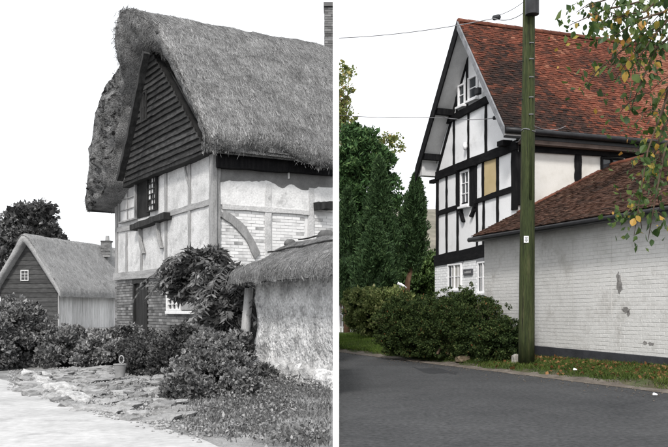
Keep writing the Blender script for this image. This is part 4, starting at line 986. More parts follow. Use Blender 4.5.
# red verge tiles where the roof meets the house wall
for i in range(14):
    mb = MB(); c_ = o1+upo*(1.7+i*.215)+no_*.045+uo*.1; q = upo*.1; w_ = uo*.09
    mb.hexa([c_-q-w_-no_*.04, c_+q-w_-no_*.04, c_+q+w_-no_*.04, c_-q+w_-no_*.04, c_-q-w_+no_*.02, c_+q-w_+no_*.035, c_+q+w_+no_*.02, c_-q+w_+no_*.01]); mb.build('verge_tile', M['ridge_red'], rfo)
mb = MB(); mb.tube([SR.p(s, zeo-.19, EO+.05) for s in np.linspace(-.02, OL, 12)], .065, 10); mb.build('gutter', M['black_plastic'], ob_, smooth=True)
mb = MB(); SR.box(mb, -.02, OL, zeo-.24, zeo-.06, .26, .36); mb.build('fascia', M['black_plastic'], ob_)
mb = MB(); SR.box(mb, -.02, OL, zeo-.2, zeo-.14, .02, .26); mb.build('soffit', M['brown_board'], ob_)

# ================================================================== RIGHT: utility pole and cables
pb = at(526.3, 358, 20.0); pt_x = at(529, 0, 20).x
pole = thing('utility_pole', 'thick mossy green wooden utility pole standing in the verge', 'pole', pb)
zt = 9.6; path = [Vector((pb.x+(pt_x-pb.x)*f*1.12, 20, pb.z-.1+(zt-pb.z)*f)) for f in np.linspace(0, 1, 16)]
mb = MB(); mb.tube(path, list(np.linspace(.187, .128, 16)), 18, wob=.012); mb.build('shaft', M['pole_wood'], pole, smooth=True)
def pole_at(y): 
    z = at(0, y, 20).z; f = (z-pb.z+.1)/(zt-pb.z); return Vector((pb.x+(pt_x-pb.x)*f*1.12, 20, z)), .187-.059*f
# cable guard with clips
gp = []
for y in (-20, 30, 80, 130, 200):
    q, r_ = pole_at(y); gp.append(q+Vector((.03, -r_-.002, 0)))
mb = MB(); mb.tube(gp, .03, 8); mb.build('cable_guard', M['pole_wood'], pole, smooth=True)
for y in (45, 61, 79, 99, 116):
    q, r_ = pole_at(y); mb = MB(); mb.box(q+Vector((.03, -r_-.02, 0)), (.05, .022, .012)); mb.build('clip', M['steel_grey'], pole, bevel=.004)
for y in (62, 100):
    q, r_ = pole_at(y); mb = MB(); mb.tube([q+Vector((-r_+.02, -.05, 0)), q+Vector((-r_-.1, -.09, .0))], .013, 6); mb.build('step_bolt', M['steel_dark'], pole)
q, r_ = pole_at(0); q2, _ = pole_at(15); mb = MB()
mb.tube([Vector((at(532, 0, 19.8).x, 19.78, at(0, 15, 19.8).z)), Vector((at(532, 0, 19.8).x, 19.78, at(0, -12, 19.8).z))], .155, 12); mb.build('equipment_can', M['steel_dark'], pole, smooth=False)
q, r_ = pole_at(240); mb = MB(); mb.box(q+Vector((-.06, -r_-.006, .0)), (.055, .006, .075)); pl = mb.build('notice_plate', M['paint_white'], pole, bevel=.003)
mb = MB()
for dz, w_ in ((.045, .036), (.012, .025), (-.018, .036), (-.046, .022)): mb.box(q+Vector((-.06, -r_-.0135, dz)), (w_, .0012, .008))
mb.build('worn_lettering', M['plaque'], pl)
q, r_ = pole_at(131); mb = MB(); mb.tube([q+Vector((-r_*1.02*math.cos(a), -r_*1.02*math.sin(a), .03*math.sin(a*2))) for a in np.linspace(0, math.pi, 10)], .014, 6); mb.build('wire_band', M['steel_grey'], pole)
def cable(name, pts, rad, label, sag=.0, n=24):
    mb = MB(); P = []
    for a, b in zip(pts[:-1], pts[1:]):
        for f in np.linspace(0, 1, n): P.append(Vector(a).lerp(Vector(b), f)-Vector((0, 0, sag*4*f*(1-f))))
    mb.tube(P, rad, 6); o = mb.build(name, M['cable_mat'], smooth=True, loc=P[0]); return tag(o, label, 'cable')
cable('overhead_cable', [at(325, 38.5, 24), at(494, 18.5, 21), at(524, 12.5, 20.05)], .011, 'upper overhead cable running from the left to the top of the pole', .1)
cable('overhead_cable', [at(325, 114, 30), at(444, 117.5, 27), at(494.5, 118, 24.5)], .011, 'lower overhead cable reaching the house gable below its attic windows', .06)
cable('overhead_cable', [at(496, 16, 21), at(526, 0, 20.05), at(526, -20, 20.05)], .008, 'short slack cable above the insulator beside the pole', .05)
cable('overhead_cable', [pole_at(127)[0]+Vector((.12, -.1, 0)), at(566, 126, 23.3)], .008, 'thin cable from the pole to the gutter of the house', .1)
cable('overhead_cable', [pole_at(132)[0]+Vector((-.12, -.1, 0)), at(516, 142, 23.4)], .008, 'thin cable from the pole to the corner of the house', .08)
mb = MB(); c_ = at(496.5, 17.5, 21); d_ = (at(524, 12.5, 20.05)-at(494, 18.5, 21)).normalized(); mb.tube([c_-d_*.12, c_-d_*.09, c_+d_*.09, c_+d_*.12], [.04, .065, .065, .04], 10)
tag(mb.build('cable_insulator', M['steel_dark'], loc=c_), 'black insulator block hanging on the cable left of the pole top', 'insulator')
mb = MB(); c_ = at(494.5, 118, 24.5); mb.tube([c_+Vector((-.05, 0, 0)), c_+Vector((-.03, 0, 0)), c_+Vector((.03, 0, 0)), c_+Vector((.05, 0, 0))], [.03, .055, .055, .03], 10)
tag(mb.build('cable_insulator', M['steel_dark'], loc=c_), 'small round insulator where the lower cable meets the house eave', 'insulator')

# ================================================================== RIGHT: vegetation
def shrub(name, label, cat, blobs, nsub, sr, per, leaf, mat, base, group=None, corem=None, stems=3, zmin=.0, spread=.8, clip=None, kf=.72):
    t = thing(name, label, cat, base, group)
    C, D, T = clumps(blobs, nsub, sr, per, zmin=zmin)
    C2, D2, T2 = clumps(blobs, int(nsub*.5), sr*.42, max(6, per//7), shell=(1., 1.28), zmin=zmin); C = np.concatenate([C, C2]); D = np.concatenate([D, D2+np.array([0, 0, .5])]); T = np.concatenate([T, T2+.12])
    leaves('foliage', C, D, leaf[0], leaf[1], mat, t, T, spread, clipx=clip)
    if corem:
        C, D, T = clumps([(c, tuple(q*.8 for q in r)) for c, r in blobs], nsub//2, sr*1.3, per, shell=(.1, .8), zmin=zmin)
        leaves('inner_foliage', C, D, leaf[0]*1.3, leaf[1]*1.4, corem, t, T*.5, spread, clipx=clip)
    mb = MB(); tips = []
    for k in range(46):
        (c_, r_) = random.choice(blobs); d_ = Vector(sph(1)[0]); d_.z = abs(d_.z)*.8+.1; a_ = Vector(c_)+Vector((d_.x*r_[0]*.6, d_.y*r_[1]*.6, d_.z*r_[2]*.6)); e_ = Vector(c_)+Vector((d_.x*r_[0], d_.y*r_[1], d_.z*r_[2]))*random.uniform(1.08, 1.3)
        if clip is not None and (e_.x > -.005*e_.y or a_.x > -.005*a_.y): continue
        if a_.z < zmin+.1: continue
        mb.tube([a_, a_.lerp(e_, .6)+Vector((random.uniform(-.04, .04), 0, .03)), e_], [.008, .006, .003], 4)
        tips += [a_.lerp(e_, f) for f in (.62, .74, .85, .95, 1.)]
    if mb.v:
        mb.build('twigs', M['bark'] if 'grey' not in mat.name else M['bark_grey'], t, kind='stuff')
        leaves('shoot_leaves', np.array(tips), np.tile([[0, 0, 1.]], (len(tips), 1)), leaf[0]*.9, leaf[1]*.9, mat, t, rng.normal(.65, .15, len(tips)), 1.)
    mb = MB()
    for k in range(stems):
        b = Vector(base)+Vector((random.uniform(-.25, .25), random.uniform(-.25, .25), -.05)); c_ = Vector(min(blobs, key=lambda q: (q[0][0]-base[0])**2+(q[0][1]-base[1])**2)[0])
        mb.tube([b, b.lerp(c_, .5)+Vector((random.uniform(-.1, .1), 0, .05)), c_], [.035, .025, .012], 6)
    mb.build('stem', M['bark'] if 'grey' not in mat.name else M['bark_grey'], t)
    return t
# dark clipped hedge
hb = []
for f in np.linspace(0, 1, 9):
    x = 398+f*104; Y = 24.6-f*3.4; top = 298+3*math.sin(f*7)-3*math.sin(f*3.1)+22*sm(.72, 1.05, f)
    p = at(x, 325+4*f, Y); ztop_ = at(x, top, Y).z; z0 = .08
    hb.append(((p.x, p.y+.1, (ztop_+z0)/2), (.62, .62, (ztop_-z0)/2+.03)))
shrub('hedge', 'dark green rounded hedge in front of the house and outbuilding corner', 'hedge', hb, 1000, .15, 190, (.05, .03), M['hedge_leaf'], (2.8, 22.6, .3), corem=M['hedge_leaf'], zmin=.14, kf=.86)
sb_ = []
for x, y, Y, rx, rz_ in ((357, 314, 27.5, .4, .5), (366, 304, 26.8, .5, .5), (376, 313, 26.2, .6, .7), (388, 311, 26, .55, .62), (354, 300, 28, .3, .3), (398, 304, 26.6, .45, .5)):
    p = at(x, y, Y+7); k_ = (Y+7)/Y; sb_.append((tuple(p), (rx*k_, rx*k_, rz_*k_)))
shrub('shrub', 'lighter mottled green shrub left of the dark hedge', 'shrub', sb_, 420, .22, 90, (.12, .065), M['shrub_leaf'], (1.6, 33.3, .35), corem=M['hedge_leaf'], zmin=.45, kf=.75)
# conifers
def conifer(name, label, x, ytop, ybase, Y, wpx, leafm, n, prof, per=34, trunk=True, barem=0., sr=.2, leaf=(.13, .05), lean=0., group='garden conifers behind the hedge', tm='bark_red'):
    b = at(x, ybase, Y); b.z = max(b.z, .1); zt = at(x, ytop, Y).z; Rm = wpx/2*Y/F
    t = thing(name, label, 'tree', (b.x, b.y, .2), group)
    C = []; D = []; T = []
    zs = rng.random(n)**.9
    for f in zs:
        z = b.z+(barem+(1-barem)*f)*(zt-b.z); r_ = Rm*prof(f); a = rng.random()*2*math.pi
        rr = r_*(.62+.42*rng.random())*(1+.22*math.sin(a*3+f*9)+.15*math.sin(a*5-f*17))
        c = np.array([b.x+lean*f+rr*math.cos(a), b.y+rr*math.sin(a), z]); m_ = int(per*rng.uniform(.6, 1.4))
        e = sph(m_); s_ = sr*rng.uniform(.6, 1.3)*(.55+.45*prof(f)); C.append(c+e*(rng.random((m_, 1))**.5)*s_*np.array([.8, .8, 1.5]))
        D.append(e*.35+np.array([math.cos(a)*.55, math.sin(a)*.55, .75])); T.append(rng.normal(.42+.2*(rng.random()-.5), .17, m_))
    leaves('crown', np.concatenate(C), np.concatenate(D), leaf[0], leaf[1], leafm, t, np.concatenate(T), .4)
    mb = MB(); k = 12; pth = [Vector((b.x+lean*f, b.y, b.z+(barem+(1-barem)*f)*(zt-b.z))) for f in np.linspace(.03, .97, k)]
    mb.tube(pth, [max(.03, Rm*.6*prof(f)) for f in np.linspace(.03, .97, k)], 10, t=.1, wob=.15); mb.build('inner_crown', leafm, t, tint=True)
    mb = MB(); mb.tube([(b.x-.35*(barem > 0), b.y, .1), (b.x-.15*(barem > 0), b.y, b.z+barem*.5*(zt-b.z)), (b.x+lean*.4, b.y, b.z+max(barem, .3)*(zt-b.z)), (b.x+lean*.8, b.y, b.z+.8*(zt-b.z))], [.16, .12, .09, .03], 8, wob=.1); mb.build('trunk', M[tm], t, smooth=True)
    return t
cone = lambda f: (1-f)**.75*(.55+.9*min(1, f*3))*.95
oval = lambda f: max(.02, math.sin(math.pi*min(1, .12+.88*f))**.7*(1-.35*f))
col = lambda f: min(1, .75+f*1.2)*(1-f**3)**.8*(1-.25*f)
K = 1.24
conifer('conifer', 'tall slender pointed conifer in the middle of the garden group', 379, 160, 300, 31*K, 42, M['conifer'], 800, lambda f: min(1, .72+f)*(1-f**1.8)**.8, 46, sr=.22*K, leaf=(.16, .05))
conifer('conifer', 'short bushy conifer in front of the slender pointed one', 374, 222, 305, 29.5*K, 46, M['conifer'], 520, lambda f: min(1, .75+f)*(1-f**2)**.8, 46, sr=.22*K, leaf=(.16, .05))
conifer('conifer', 'narrow dark conifer at the left edge by the added white post', 347, 190, 300, 31.5*K, 34, M['conifer'], 520, lambda f: min(1, .72+f)*(1-f**1.8)**.8, 46, sr=.22*K, leaf=(.16, .05))
conifer('conifer', 'single spindle shaped conifer on a bare reddish trunk left of the house', 411, 175, 296, 32*K, 28, M['conifer'], 640, oval, 46, barem=.24, sr=.2*K, leaf=(.16, .05), lean=.25)
# sparse autumn tree behind
def loose_tree(name, label, base, trunk_top, blobs, nsub, sr, per, leaf, mat, bark, shell=(.5, 1.05), limbs=8, clip=None):
    t = thing(name, label, 'tree', base)
    C, D, T = clumps(blobs, nsub, sr, per, shell=shell)
    leaves('crown', C, D, leaf[0], leaf[1], mat, t, T, .9, clipx=clip)
    mb = MB(); b = Vector(base); tt = Vector(trunk_top); mb.tube([b-Vector((0, 0, .1)), b.lerp(tt, .5)+Vector((.1, 0, 0)), tt], [.24, .17, .09], 9, wob=.06)
    for k in range(limbs):
        c_ = Vector(random.choice(blobs)[0])+Vector((random.uniform(-.4, .4), random.uniform(-.4, .4), random.uniform(-.2, .5))); s_ = b.lerp(tt, random.uniform(.45, .95))
        mb.tube([s_, s_.lerp(c_, .5)+Vector((0, 0, .15)), c_], [.07, .045, .012], 6)
    mb.build('trunk', bark, t, smooth=True); return t
def bpx(Y, lst): return [(tuple(at(x, y, Y)), (r_*Y/F, r_*Y/F, r_*Y/F)) for x, y, r_ in lst]
b_ = bpx(44, [(358, 150, 24), (345, 170, 26), (378, 168, 22), (390, 190, 14), (352, 135, 14), (366, 138, 13), (350, 200, 26), (380, 205, 20), (345, 230, 26), (375, 235, 24), (392, 225, 12), (360, 265, 30)])
loose_tree('conifer', 'broad lumpy topped green conifer rising behind the pointed ones', (at(356, 300, 44).x, 44, .3), tuple(at(356, 160, 44)), b_, 520, .42, 75, (.26, .1), M['conifer_pale'], M['bark'], shell=(.4, 1.02))
b_ = bpx(50, [(343, 75, 10), (342, 95, 12), (341, 112, 13), (346, 125, 11), (340, 140, 15), (352, 148, 12), (396, 143, 8), (388, 138, 7), (345, 165, 18), (380, 150, 10)])
loose_tree('autumn_tree', 'sparse yellowing autumn tree rising behind the conifers beside the added white post', (at(343, 320, 50).x, 50, .2), tuple(at(342, 100, 50)), b_, 190, .35, 26, (.2, .13), M['autumn'], M['bark'])
b_ = bpx(46, [(425, 278, 22), (432, 268, 16), (414, 285, 20), (400, 280, 22), (439, 280, 22)])
shrub('bush', 'mid green bush between the conifer trunk and the white house corner', 'bush', b_, 260, .35, 80, (.16, .09), M['bush_mid'], (4.7, 46, .2), corem=M['hedge_leaf'], zmin=.1)
b_ = bpx(52, [(345, 280, 30), (365, 275, 30), (388, 270, 30), (396, 255, 20)])
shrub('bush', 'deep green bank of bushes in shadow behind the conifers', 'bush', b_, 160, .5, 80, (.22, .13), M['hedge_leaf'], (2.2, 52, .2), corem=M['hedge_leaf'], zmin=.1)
# picket fence glimpse
pf = thing('picket_fence', 'short pale picket fence at the left end of the shrub', 'fence', (.3, 40, .35))
for i in range(7):
    x = .22+i*.125; mb = MB(); mb.prism([(x, 40, .4), (x+.075, 40, .4), (x+.075, 40, 1.56), (x+.0375, 40, 1.66), (x, 40, 1.56)], (0, .025, 0)); mb.build('picket', M['paint_white'], pf)
for z in (.65, 1.25): mb = MB(); mb.box((.63, 40.047, z), (.42, .02, .035)); mb.build('fence_rail', M['paint_white'], pf)
# small white ornament over the hedge
p = at(400, 286.5, 35); orn = thing('garden_ornament', 'small white tilted ornament on a stake showing above the shrub', 'ornament', (p.x, 35, .3))
mb = MB(); mb.tube([(p.x, 35, .3), (p.x, 35, p.z)], .018, 6); mb.build('stake', M['paint_white'], orn)
mb = MB(); mb.tube([p+Vector((-.06, 0, .1)), p+Vector((.02, 0, .09)), p+Vector((.12, 0, .03)), p+Vector((.27, 0, -.06))], [.035, .06, .055, .02], 8); mb.build('body', M['paint_white'], orn, smooth=True)
mb = MB(); mb.tube([p+Vector((-.1, 0, .06)), p+Vector((-.05, 0, .15)), p+Vector((.0, 0, .12))], [.02, .05, .03], 8); mb.build('head', M['paint_white'], orn, smooth=True)
# pole foot stone and verge stone
for (x, y, Y, s, lab) in ((516.5, 355, 20.3, (.2, .2, .3), 'pale pointed marker stone at the foot of the utility pole'), (464, 354, 22, (.42, .3, .2), 'brown rounded stone lying in the grass before the hedge')):
    me = stone_mesh('stone', surf('stone_'+lab.split()[0], [(.3, (.2, .19, .17)), (.7, (.36, .34, .31))] if 'pale' in lab else [(.3, (.1, .075, .05)), (.7, (.2, .16, .11))], 5, 6, .95), random.random()*9, 2)
    p = at(x, y, Y); o = link('stone', me, None, (p.x, p.y, gz(p.x, p.y)+s[2]*.3)); o.scale = s; tag(o, lab, 'stone')
# grass
def grass(name, n, sample, L, Wd, mat, kind='stuff', tshift=0.):
    P = np.array([sample() for _ in range(n)]); n = len(P)
    a = rng.random(n)*2*math.pi; side = np.stack([np.cos(a), np.sin(a), np.zeros(n)], 1); lean = np.stack([rng.normal(0, .45, n), rng.normal(0, .45, n), np.ones(n)], 1)
    l = (L*rng.uniform(.45, 1.45, n))[:, None]; w = (Wd*rng.uniform(.6, 1.4, n))[:, None]
    mid_ = P+unit(lean)*l*.55; tip = P+unit(lean*np.array([1.9, 1.9, .8]))*l
    V = np.stack([P-side*w*.5, P+side*w*.5, mid_+side*w*.35, tip, mid_-side*w*.35], 1).reshape(-1, 3)
    b = np.arange(n)[:, None]*5; FC = np.concatenate([b+np.array([[0, 1, 2]]), b+np.array([[0, 2, 4]]), b+np.array([[4, 2, 3]])], 1).reshape(-1, 3)
    cl = np.array([n2(p[0], p[1], 1.3, 2.) for p in P]); t = np.clip(rng.normal(.5, .2, n)+.35*cl+tshift, 0, 1)
    o = npmesh(name, V, FC, mat, None, (0, 0, 0), np.repeat(t, 3)); return tag(o, kind='stuff')
def s_verge():
    while True:
        y = 13+(rng.random()**1.2)*19; e = .12+rng.random()*2.4; xe = 5.57-(y-14.68)*.343/.939; x = xe+e/.939
        if x < .1: continue
        ew = e_right(x, y)
        # not behind the wall
        if (x-4.10)*-.936+(y-23.66)*-.351 < .03 and y < 23.6: continue
        dens = sm(.1, .55, ew+.22*n2(x, y, 1.5))
        if rng.random() > dens*(.55+.6*n2(x, y, .9, 3)+.3): continue
        return (x, y, gz(x, y))
o = grass('grass', 85000, s_verge, .09, .012, M['grass']); o['label'] = 'green verge grass between the asphalt road and the white wall'; o['category'] = 'grass'
def s_lawn():
    while True:
        y = 22.5+rng.random()*15; x = .13+rng.random()*3.4; e = e_right(x, y)
        if e < .3: continue
        return (x, y, gz(x, y))
o = grass('grass', 42000, s_lawn, .1, .018, M['lawn'], tshift=.05); o['label'] = 'bright lawn grass at the left below the mottled shrub'; o['category'] = 'grass'
# fallen leaves
n = 900; P = []
while len(P) < n:
    y = 13.5+rng.random()*13; xe = 5.57-(y-14.68)*.343/.939; e = .15+2.1*rng.random()**.55; x = xe+e/.939
    if (x-4.10)*-.936+(y-23.66)*-.351 < .1 and y < 23.6: continue
    if y > 22.5 and rng.random() < .8: continue
    if x < .3: continue
    P.append((x, y, gz(x, y)+.035*rng.random()+.02))
o = leaves('fallen_leaves', P, np.tile([[1., 0, 0]], (n, 1)), .085, .065, M['dead_leaf'], None, spread=.9, fold=.15); tag(o, 'brown and orange leaves lying along the foot of the white wall', 'leaves', kind='stuff')
for (x, y, lab) in ((575, 370, 'white scrap of litter in the grass below the dark plinth'), (655, 395, 'white scrap of litter at the road edge on the far right')):
    p = on_z(x, y, .2 if y < 390 else .03); mb = MB(); mb.hexa([p+Vector(v) for v in ((-.05, -.03, 0), (.03, -.035, .0), (.06, .02, .0), (-.03, .05, 0), (-.03, -.01, .035), (.02, -.02, .02), (.035, .01, .028), (-.02, .025, .045))]); tag(mb.build('litter', M['paint_white'], loc=p, bevel=.01), lab, 'litter')
# ---- overhanging branch of a tree that stands right of the frame
tr = thing('overhanging_tree', 'autumn tree whose leafy twigs hang over the red roof at the right', 'tree', (6.6, 9.4, .0))
mb = MB(); mb.tube([(6.6, 9.4, -.1), (6.55, 9.35, 2.), (6.4, 9.3, 4.), (6.2, 9.3, 6.2)], [.26, .21, .17, .12], 12, wob=.05); mb.build('trunk', M['bark'], tr, smooth=True)
tw = [[(760, -60, 9.2), (690, -25, 9.), (640, 2, 8.8), (604, 10, 8.7), (568, 26, 8.6)],
      [(760, -60, 9.2), (690, 5, 9.), (655, 28, 8.9), (625, 48, 8.8), (598, 70, 8.7), (582, 92, 8.65)],
      [(760, -20, 9.2), (700, 10, 9.1), (655, 50, 9), (640, 85, 8.95), (627, 118, 8.9)],
      [(760, 10, 9.3), (700, 50, 9.1), (664, 105, 9), (648, 150, 8.95), (641, 190, 8.9), (634, 236, 8.9)],
      [(760, 60, 9.4), (700, 100, 9.1), (666, 145, 8.8), (656, 195, 8.75), (648, 240, 8.7)],
      [(760, -60, 9.3), (700, -40, 8.9), (650, -8, 8.5), (610, -2, 8.4), (585, 8, 8.35)],
      [(740, -30, 9.3), (690, 30, 9.2), (668, 90, 9.3), (658, 130, 9.3), (664, 185, 9.3)],
      [(740, -60, 9.2), (690, -30, 8.7), (662, -4, 8.6), (645, 12, 8.55), (628, 14, 8.5), (606, 22, 8.5)],
      [(740, -60, 9.2), (700, -10, 8.8), (668, 20, 8.7), (652, 38, 8.7), (640, 56, 8.65), (622, 66, 8.6)],
      [(740, 20, 9.4), (690, 90, 9.2), (663, 128, 9.1), (652, 160, 9.1), (660, 210, 9.1)],
      [(740, -50, 9.3), (690, -5, 8.6), (664, 12, 8.5), (638, 20, 8.4), (615, 36, 8.4)]]
br = MB(); LP = []
for q in tw:
    P = [at(*v) for v in q]; br.tube(P, [.045, .022, .012, .009, .007, .004][:len(P)-1]+[.003], 6)
    for a, b in zip(P[1:-1], P[2:]):
        for f in np.linspace(0, 1, 7): LP.append((a.lerp(b, f), (b-a).normalized()))
    # side twigs
    for k in range(5):
        i = random.randint(1, len(P)-2); s_ = P[i].lerp(P[i+1], random.random()); e_ = s_+Vector((random.uniform(-.3, .2), random.uniform(-.25, .25), random.uniform(-.3, .05)))
        br.tube([s_, s_.lerp(e_, .5)+Vector((0, 0, .03)), e_], [.006, .005, .003], 5)
        for f in np.linspace(.3, 1, 4): LP.append((s_.lerp(e_, f), (e_-s_).normalized()))
br.tube([(6.25, 9.3, 5.4), at(760, -60, 9.2)], [.1, .05], 8); br.tube([(6.4, 9.3, 4.4), at(760, 10, 9.3)], [.07, .045], 8); br.tube([(6.45, 9.3, 3.6), at(760, 60, 9.4)], [.07, .045], 8)
br.build('branch', M['bark'], tr, smooth=True)
def leaf_mesh(L, Wd, curl):
    mb = MB(); pr = [(0, 0), (.15, .55), (.4, 1.), (.65, .85), (.85, .45), (1, 0)]; vs = []; 
    for f, w in pr: vs += [(-w*Wd/2, f*L, -curl*f*f+.12*w*Wd), (0, f*L, -curl*f*f), (w*Wd/2, f*L, -curl*f*f+.12*w*Wd)]
    fs = []
    for i in range(5):
        k = i*3; fs += [(k, k+1, k+4, k+3), (k+1, k+2, k+5, k+4)]
    me = bpy.data.meshes.new('leaf'); me.from_pydata(vs, [], fs); me.materials.append(M['branch_leaf']); return me
LM = [leaf_mesh(.088, .068, .02), leaf_mesh(.075, .06, .03), leaf_mesh(.095, .068, .012), leaf_mesh(.066, .055, .0)]
LP = [q for q in LP if CX+F*q[0].x/q[0].y < 670]; random.shuffle(LP); k = 0
while k < 300:
    p, d = LP[k % len(LP)]; q = p+Vector((random.gauss(0, .05), random.gauss(0, .08), random.gauss(-.015, .04)))
    o = link('leaf', random.choice(LM), tr); o.location = q-rootloc(tr); o.rotation_euler = (random.uniform(-1.9, -.5), random.uniform(-.7, .7), random.uniform(-math.pi, math.pi)); s_ = random.uniform(.7, 1.25); o.scale = (s_, s_, s_); k += 1
n = 900; ix = rng.integers(0, len(LP), n); P = np.array([LP[i][0] for i in ix])+rng.normal(0, .11, (n, 3)); P[:, 1] += .2
m2 = tinted('branch_leaf_small', [(0, (.022, .05, .012)), (.5, (.05, .095, .02)), (.88, (.1, .14, .03)), (.94, (.36, .27, .05)), (1, (.42, .2, .04))], .5, .35, .3)
leaves('small_leaves', P, np.tile([[0, 0, -1.]], (n, 1)), .075, .05, m2, tr, spread=.8, fold=.15, kind='stuff')

# ================================================================== LEFT: vegetation and path
cl = lambda C: C[:, 0] < -.0035*C[:, 1]
G = 'grey garden bushes below the cottage'
def gshrub(name, label, blobs, nsub, sr, per, leaf, mat, base, **k):
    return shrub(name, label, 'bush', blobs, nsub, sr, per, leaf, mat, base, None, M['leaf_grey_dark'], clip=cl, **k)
def bl(lst): return [(tuple(at(x, y, Y)), (rx*Y/F, rx*Y/F*.8, rz_*Y/F)) for x, y, Y, rx, rz_ in lst]
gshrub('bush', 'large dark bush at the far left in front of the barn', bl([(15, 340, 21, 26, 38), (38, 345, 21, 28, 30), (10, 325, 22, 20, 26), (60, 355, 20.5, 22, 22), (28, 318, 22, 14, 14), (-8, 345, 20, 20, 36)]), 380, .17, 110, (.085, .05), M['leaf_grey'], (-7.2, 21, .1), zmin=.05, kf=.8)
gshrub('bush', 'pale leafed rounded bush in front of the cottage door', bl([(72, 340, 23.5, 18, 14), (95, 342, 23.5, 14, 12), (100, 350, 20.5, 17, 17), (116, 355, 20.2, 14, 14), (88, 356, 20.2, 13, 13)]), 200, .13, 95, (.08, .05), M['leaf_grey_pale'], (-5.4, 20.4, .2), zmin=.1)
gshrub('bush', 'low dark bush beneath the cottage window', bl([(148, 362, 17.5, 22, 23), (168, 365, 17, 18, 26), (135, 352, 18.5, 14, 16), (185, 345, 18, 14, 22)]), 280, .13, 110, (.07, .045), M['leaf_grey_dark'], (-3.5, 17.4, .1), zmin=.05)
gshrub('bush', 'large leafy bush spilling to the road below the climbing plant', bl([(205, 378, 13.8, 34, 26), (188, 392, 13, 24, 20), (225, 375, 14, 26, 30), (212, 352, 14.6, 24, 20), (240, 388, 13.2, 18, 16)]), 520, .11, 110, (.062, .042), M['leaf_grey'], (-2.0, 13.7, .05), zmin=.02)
# climbing plant with long drooping leaves
cp = thing('climbing_plant', 'dense climbing plant with long drooping leaves on the cottage corner', 'plant', (-2.55, 19.6, .3))
bb = bl([(200, 280, 19.2, 30, 26), (222, 290, 18.6, 22, 28), (178, 282, 19.4, 20, 16), (238, 296, 18.2, 16, 16), (205, 262, 19.2, 22, 12), (228, 318, 18.0, 16, 24), (215, 305, 18.3, 18, 22), (235, 275, 18.5, 14, 14), (188, 268, 19.3, 16, 14)])
C, D, T = clumps(bb, 150, .22, 60, shell=(.4, 1.02)); D = D*np.array([1, 1, .5])+np.array([0, 0, -.45])
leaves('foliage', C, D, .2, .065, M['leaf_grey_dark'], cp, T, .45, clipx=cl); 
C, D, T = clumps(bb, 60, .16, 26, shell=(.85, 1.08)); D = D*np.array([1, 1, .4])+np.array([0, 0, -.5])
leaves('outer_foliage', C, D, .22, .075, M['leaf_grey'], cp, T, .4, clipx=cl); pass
C = []; D = []; fr = MB()
for k in range(46):
    (c_, r_) = random.choice(bb); d_ = Vector(sph(1)[0]); d_.z = abs(d_.z)*.7; d_.y = -abs(d_.y); d_.normalize(); L_ = random.uniform(.4, .75)
    a_ = Vector(c_)+Vector((d_.x*r_[0], d_.y*r_[1], d_.z*r_[2]))*.75; h_ = Vector((d_.x, d_.y, 0)).normalized() if abs(d_.x)+abs(d_.y) > .01 else Vector((1, 0, 0))
    P_ = [a_+h_*L_*f*.9+Vector((0, 0, L_*(.55*f*d_.z+.15*f-.75*f*f))) for f in np.linspace(0, 1, 9)]
    if max(p_.x/p_.y for p_ in P_) > -.004: continue
    fr.tube(P_, [.008]*8+[.004], 4)
    for i in range(1, 9):
        sd_ = h_.cross(Vector((0, 0, 1))); ax_ = (P_[i]-P_[i-1]).normalized()
        for s_ in (-1, 1): d2 = (sd_*s_+ax_*.5+Vector((0, 0, -.45))).normalized(); C.append(P_[i]+d2*.08); D.append(d2)
fr.build('frond_stems', M['bark_grey'], cp, kind='stuff'); leaves('frond_leaves', np.array(C), np.array(D), .17, .055, M['leaf_grey'], cp, rng.normal(.4, .18, len(C)), .12, .1)
mb = MB(); mb.tube([(-2.5, 19.4, .1), (-2.55, 19.3, 1.), tuple(at(222, 300, 18.8)), tuple(at(205, 275, 19.3))], [.06, .05, .035, .015], 7); mb.build('stem', M['bark_grey'], cp)
gshrub('weeds', 'clump of tall weeds at the foot of the pale round post', bl([(262, 378, 15.5, 18, 14), (240, 350, 16.5, 12, 20)]), 50, .12, 60, (.1, .045), M['leaf_grey'], (-1.4, 15.6, .1), zmin=.02)
gshrub('bush', 'small grey bush growing against the cottage brickwork', bl([(128, 338, 21.3, 12, 14), (152, 340, 20.6, 16, 12), (113, 340, 22, 10, 12)]), 80, .13, 70, (.09, .05), M['leaf_grey'], (-4.6, 21, .3), zmin=.1)
# far tree behind barn
Y = 70; bb = bl([(34, 228, Y, 20, 22), (12, 240, Y, 20, 32), (50, 240, Y, 12, 18), (22, 216, Y, 14, 12), (40, 212, Y, 12, 10), (8, 270, Y, 22, 30), (40, 262, Y, 20, 24), (-10, 250, Y, 20, 34)])
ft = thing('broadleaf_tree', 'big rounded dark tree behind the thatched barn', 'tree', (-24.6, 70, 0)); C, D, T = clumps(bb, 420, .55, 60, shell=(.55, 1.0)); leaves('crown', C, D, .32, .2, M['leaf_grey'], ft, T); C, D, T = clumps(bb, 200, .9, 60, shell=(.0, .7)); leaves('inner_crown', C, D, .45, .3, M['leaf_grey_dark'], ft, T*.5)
mb = MB(); mb.tube([(-24.6, 70, -.1), (-24.5, 70, 2.5), tuple(at(28, 240, Y))], [.5, .4, .2], 10, wob=.05); mb.build('trunk', M['bark_grey'], ft, smooth=True)
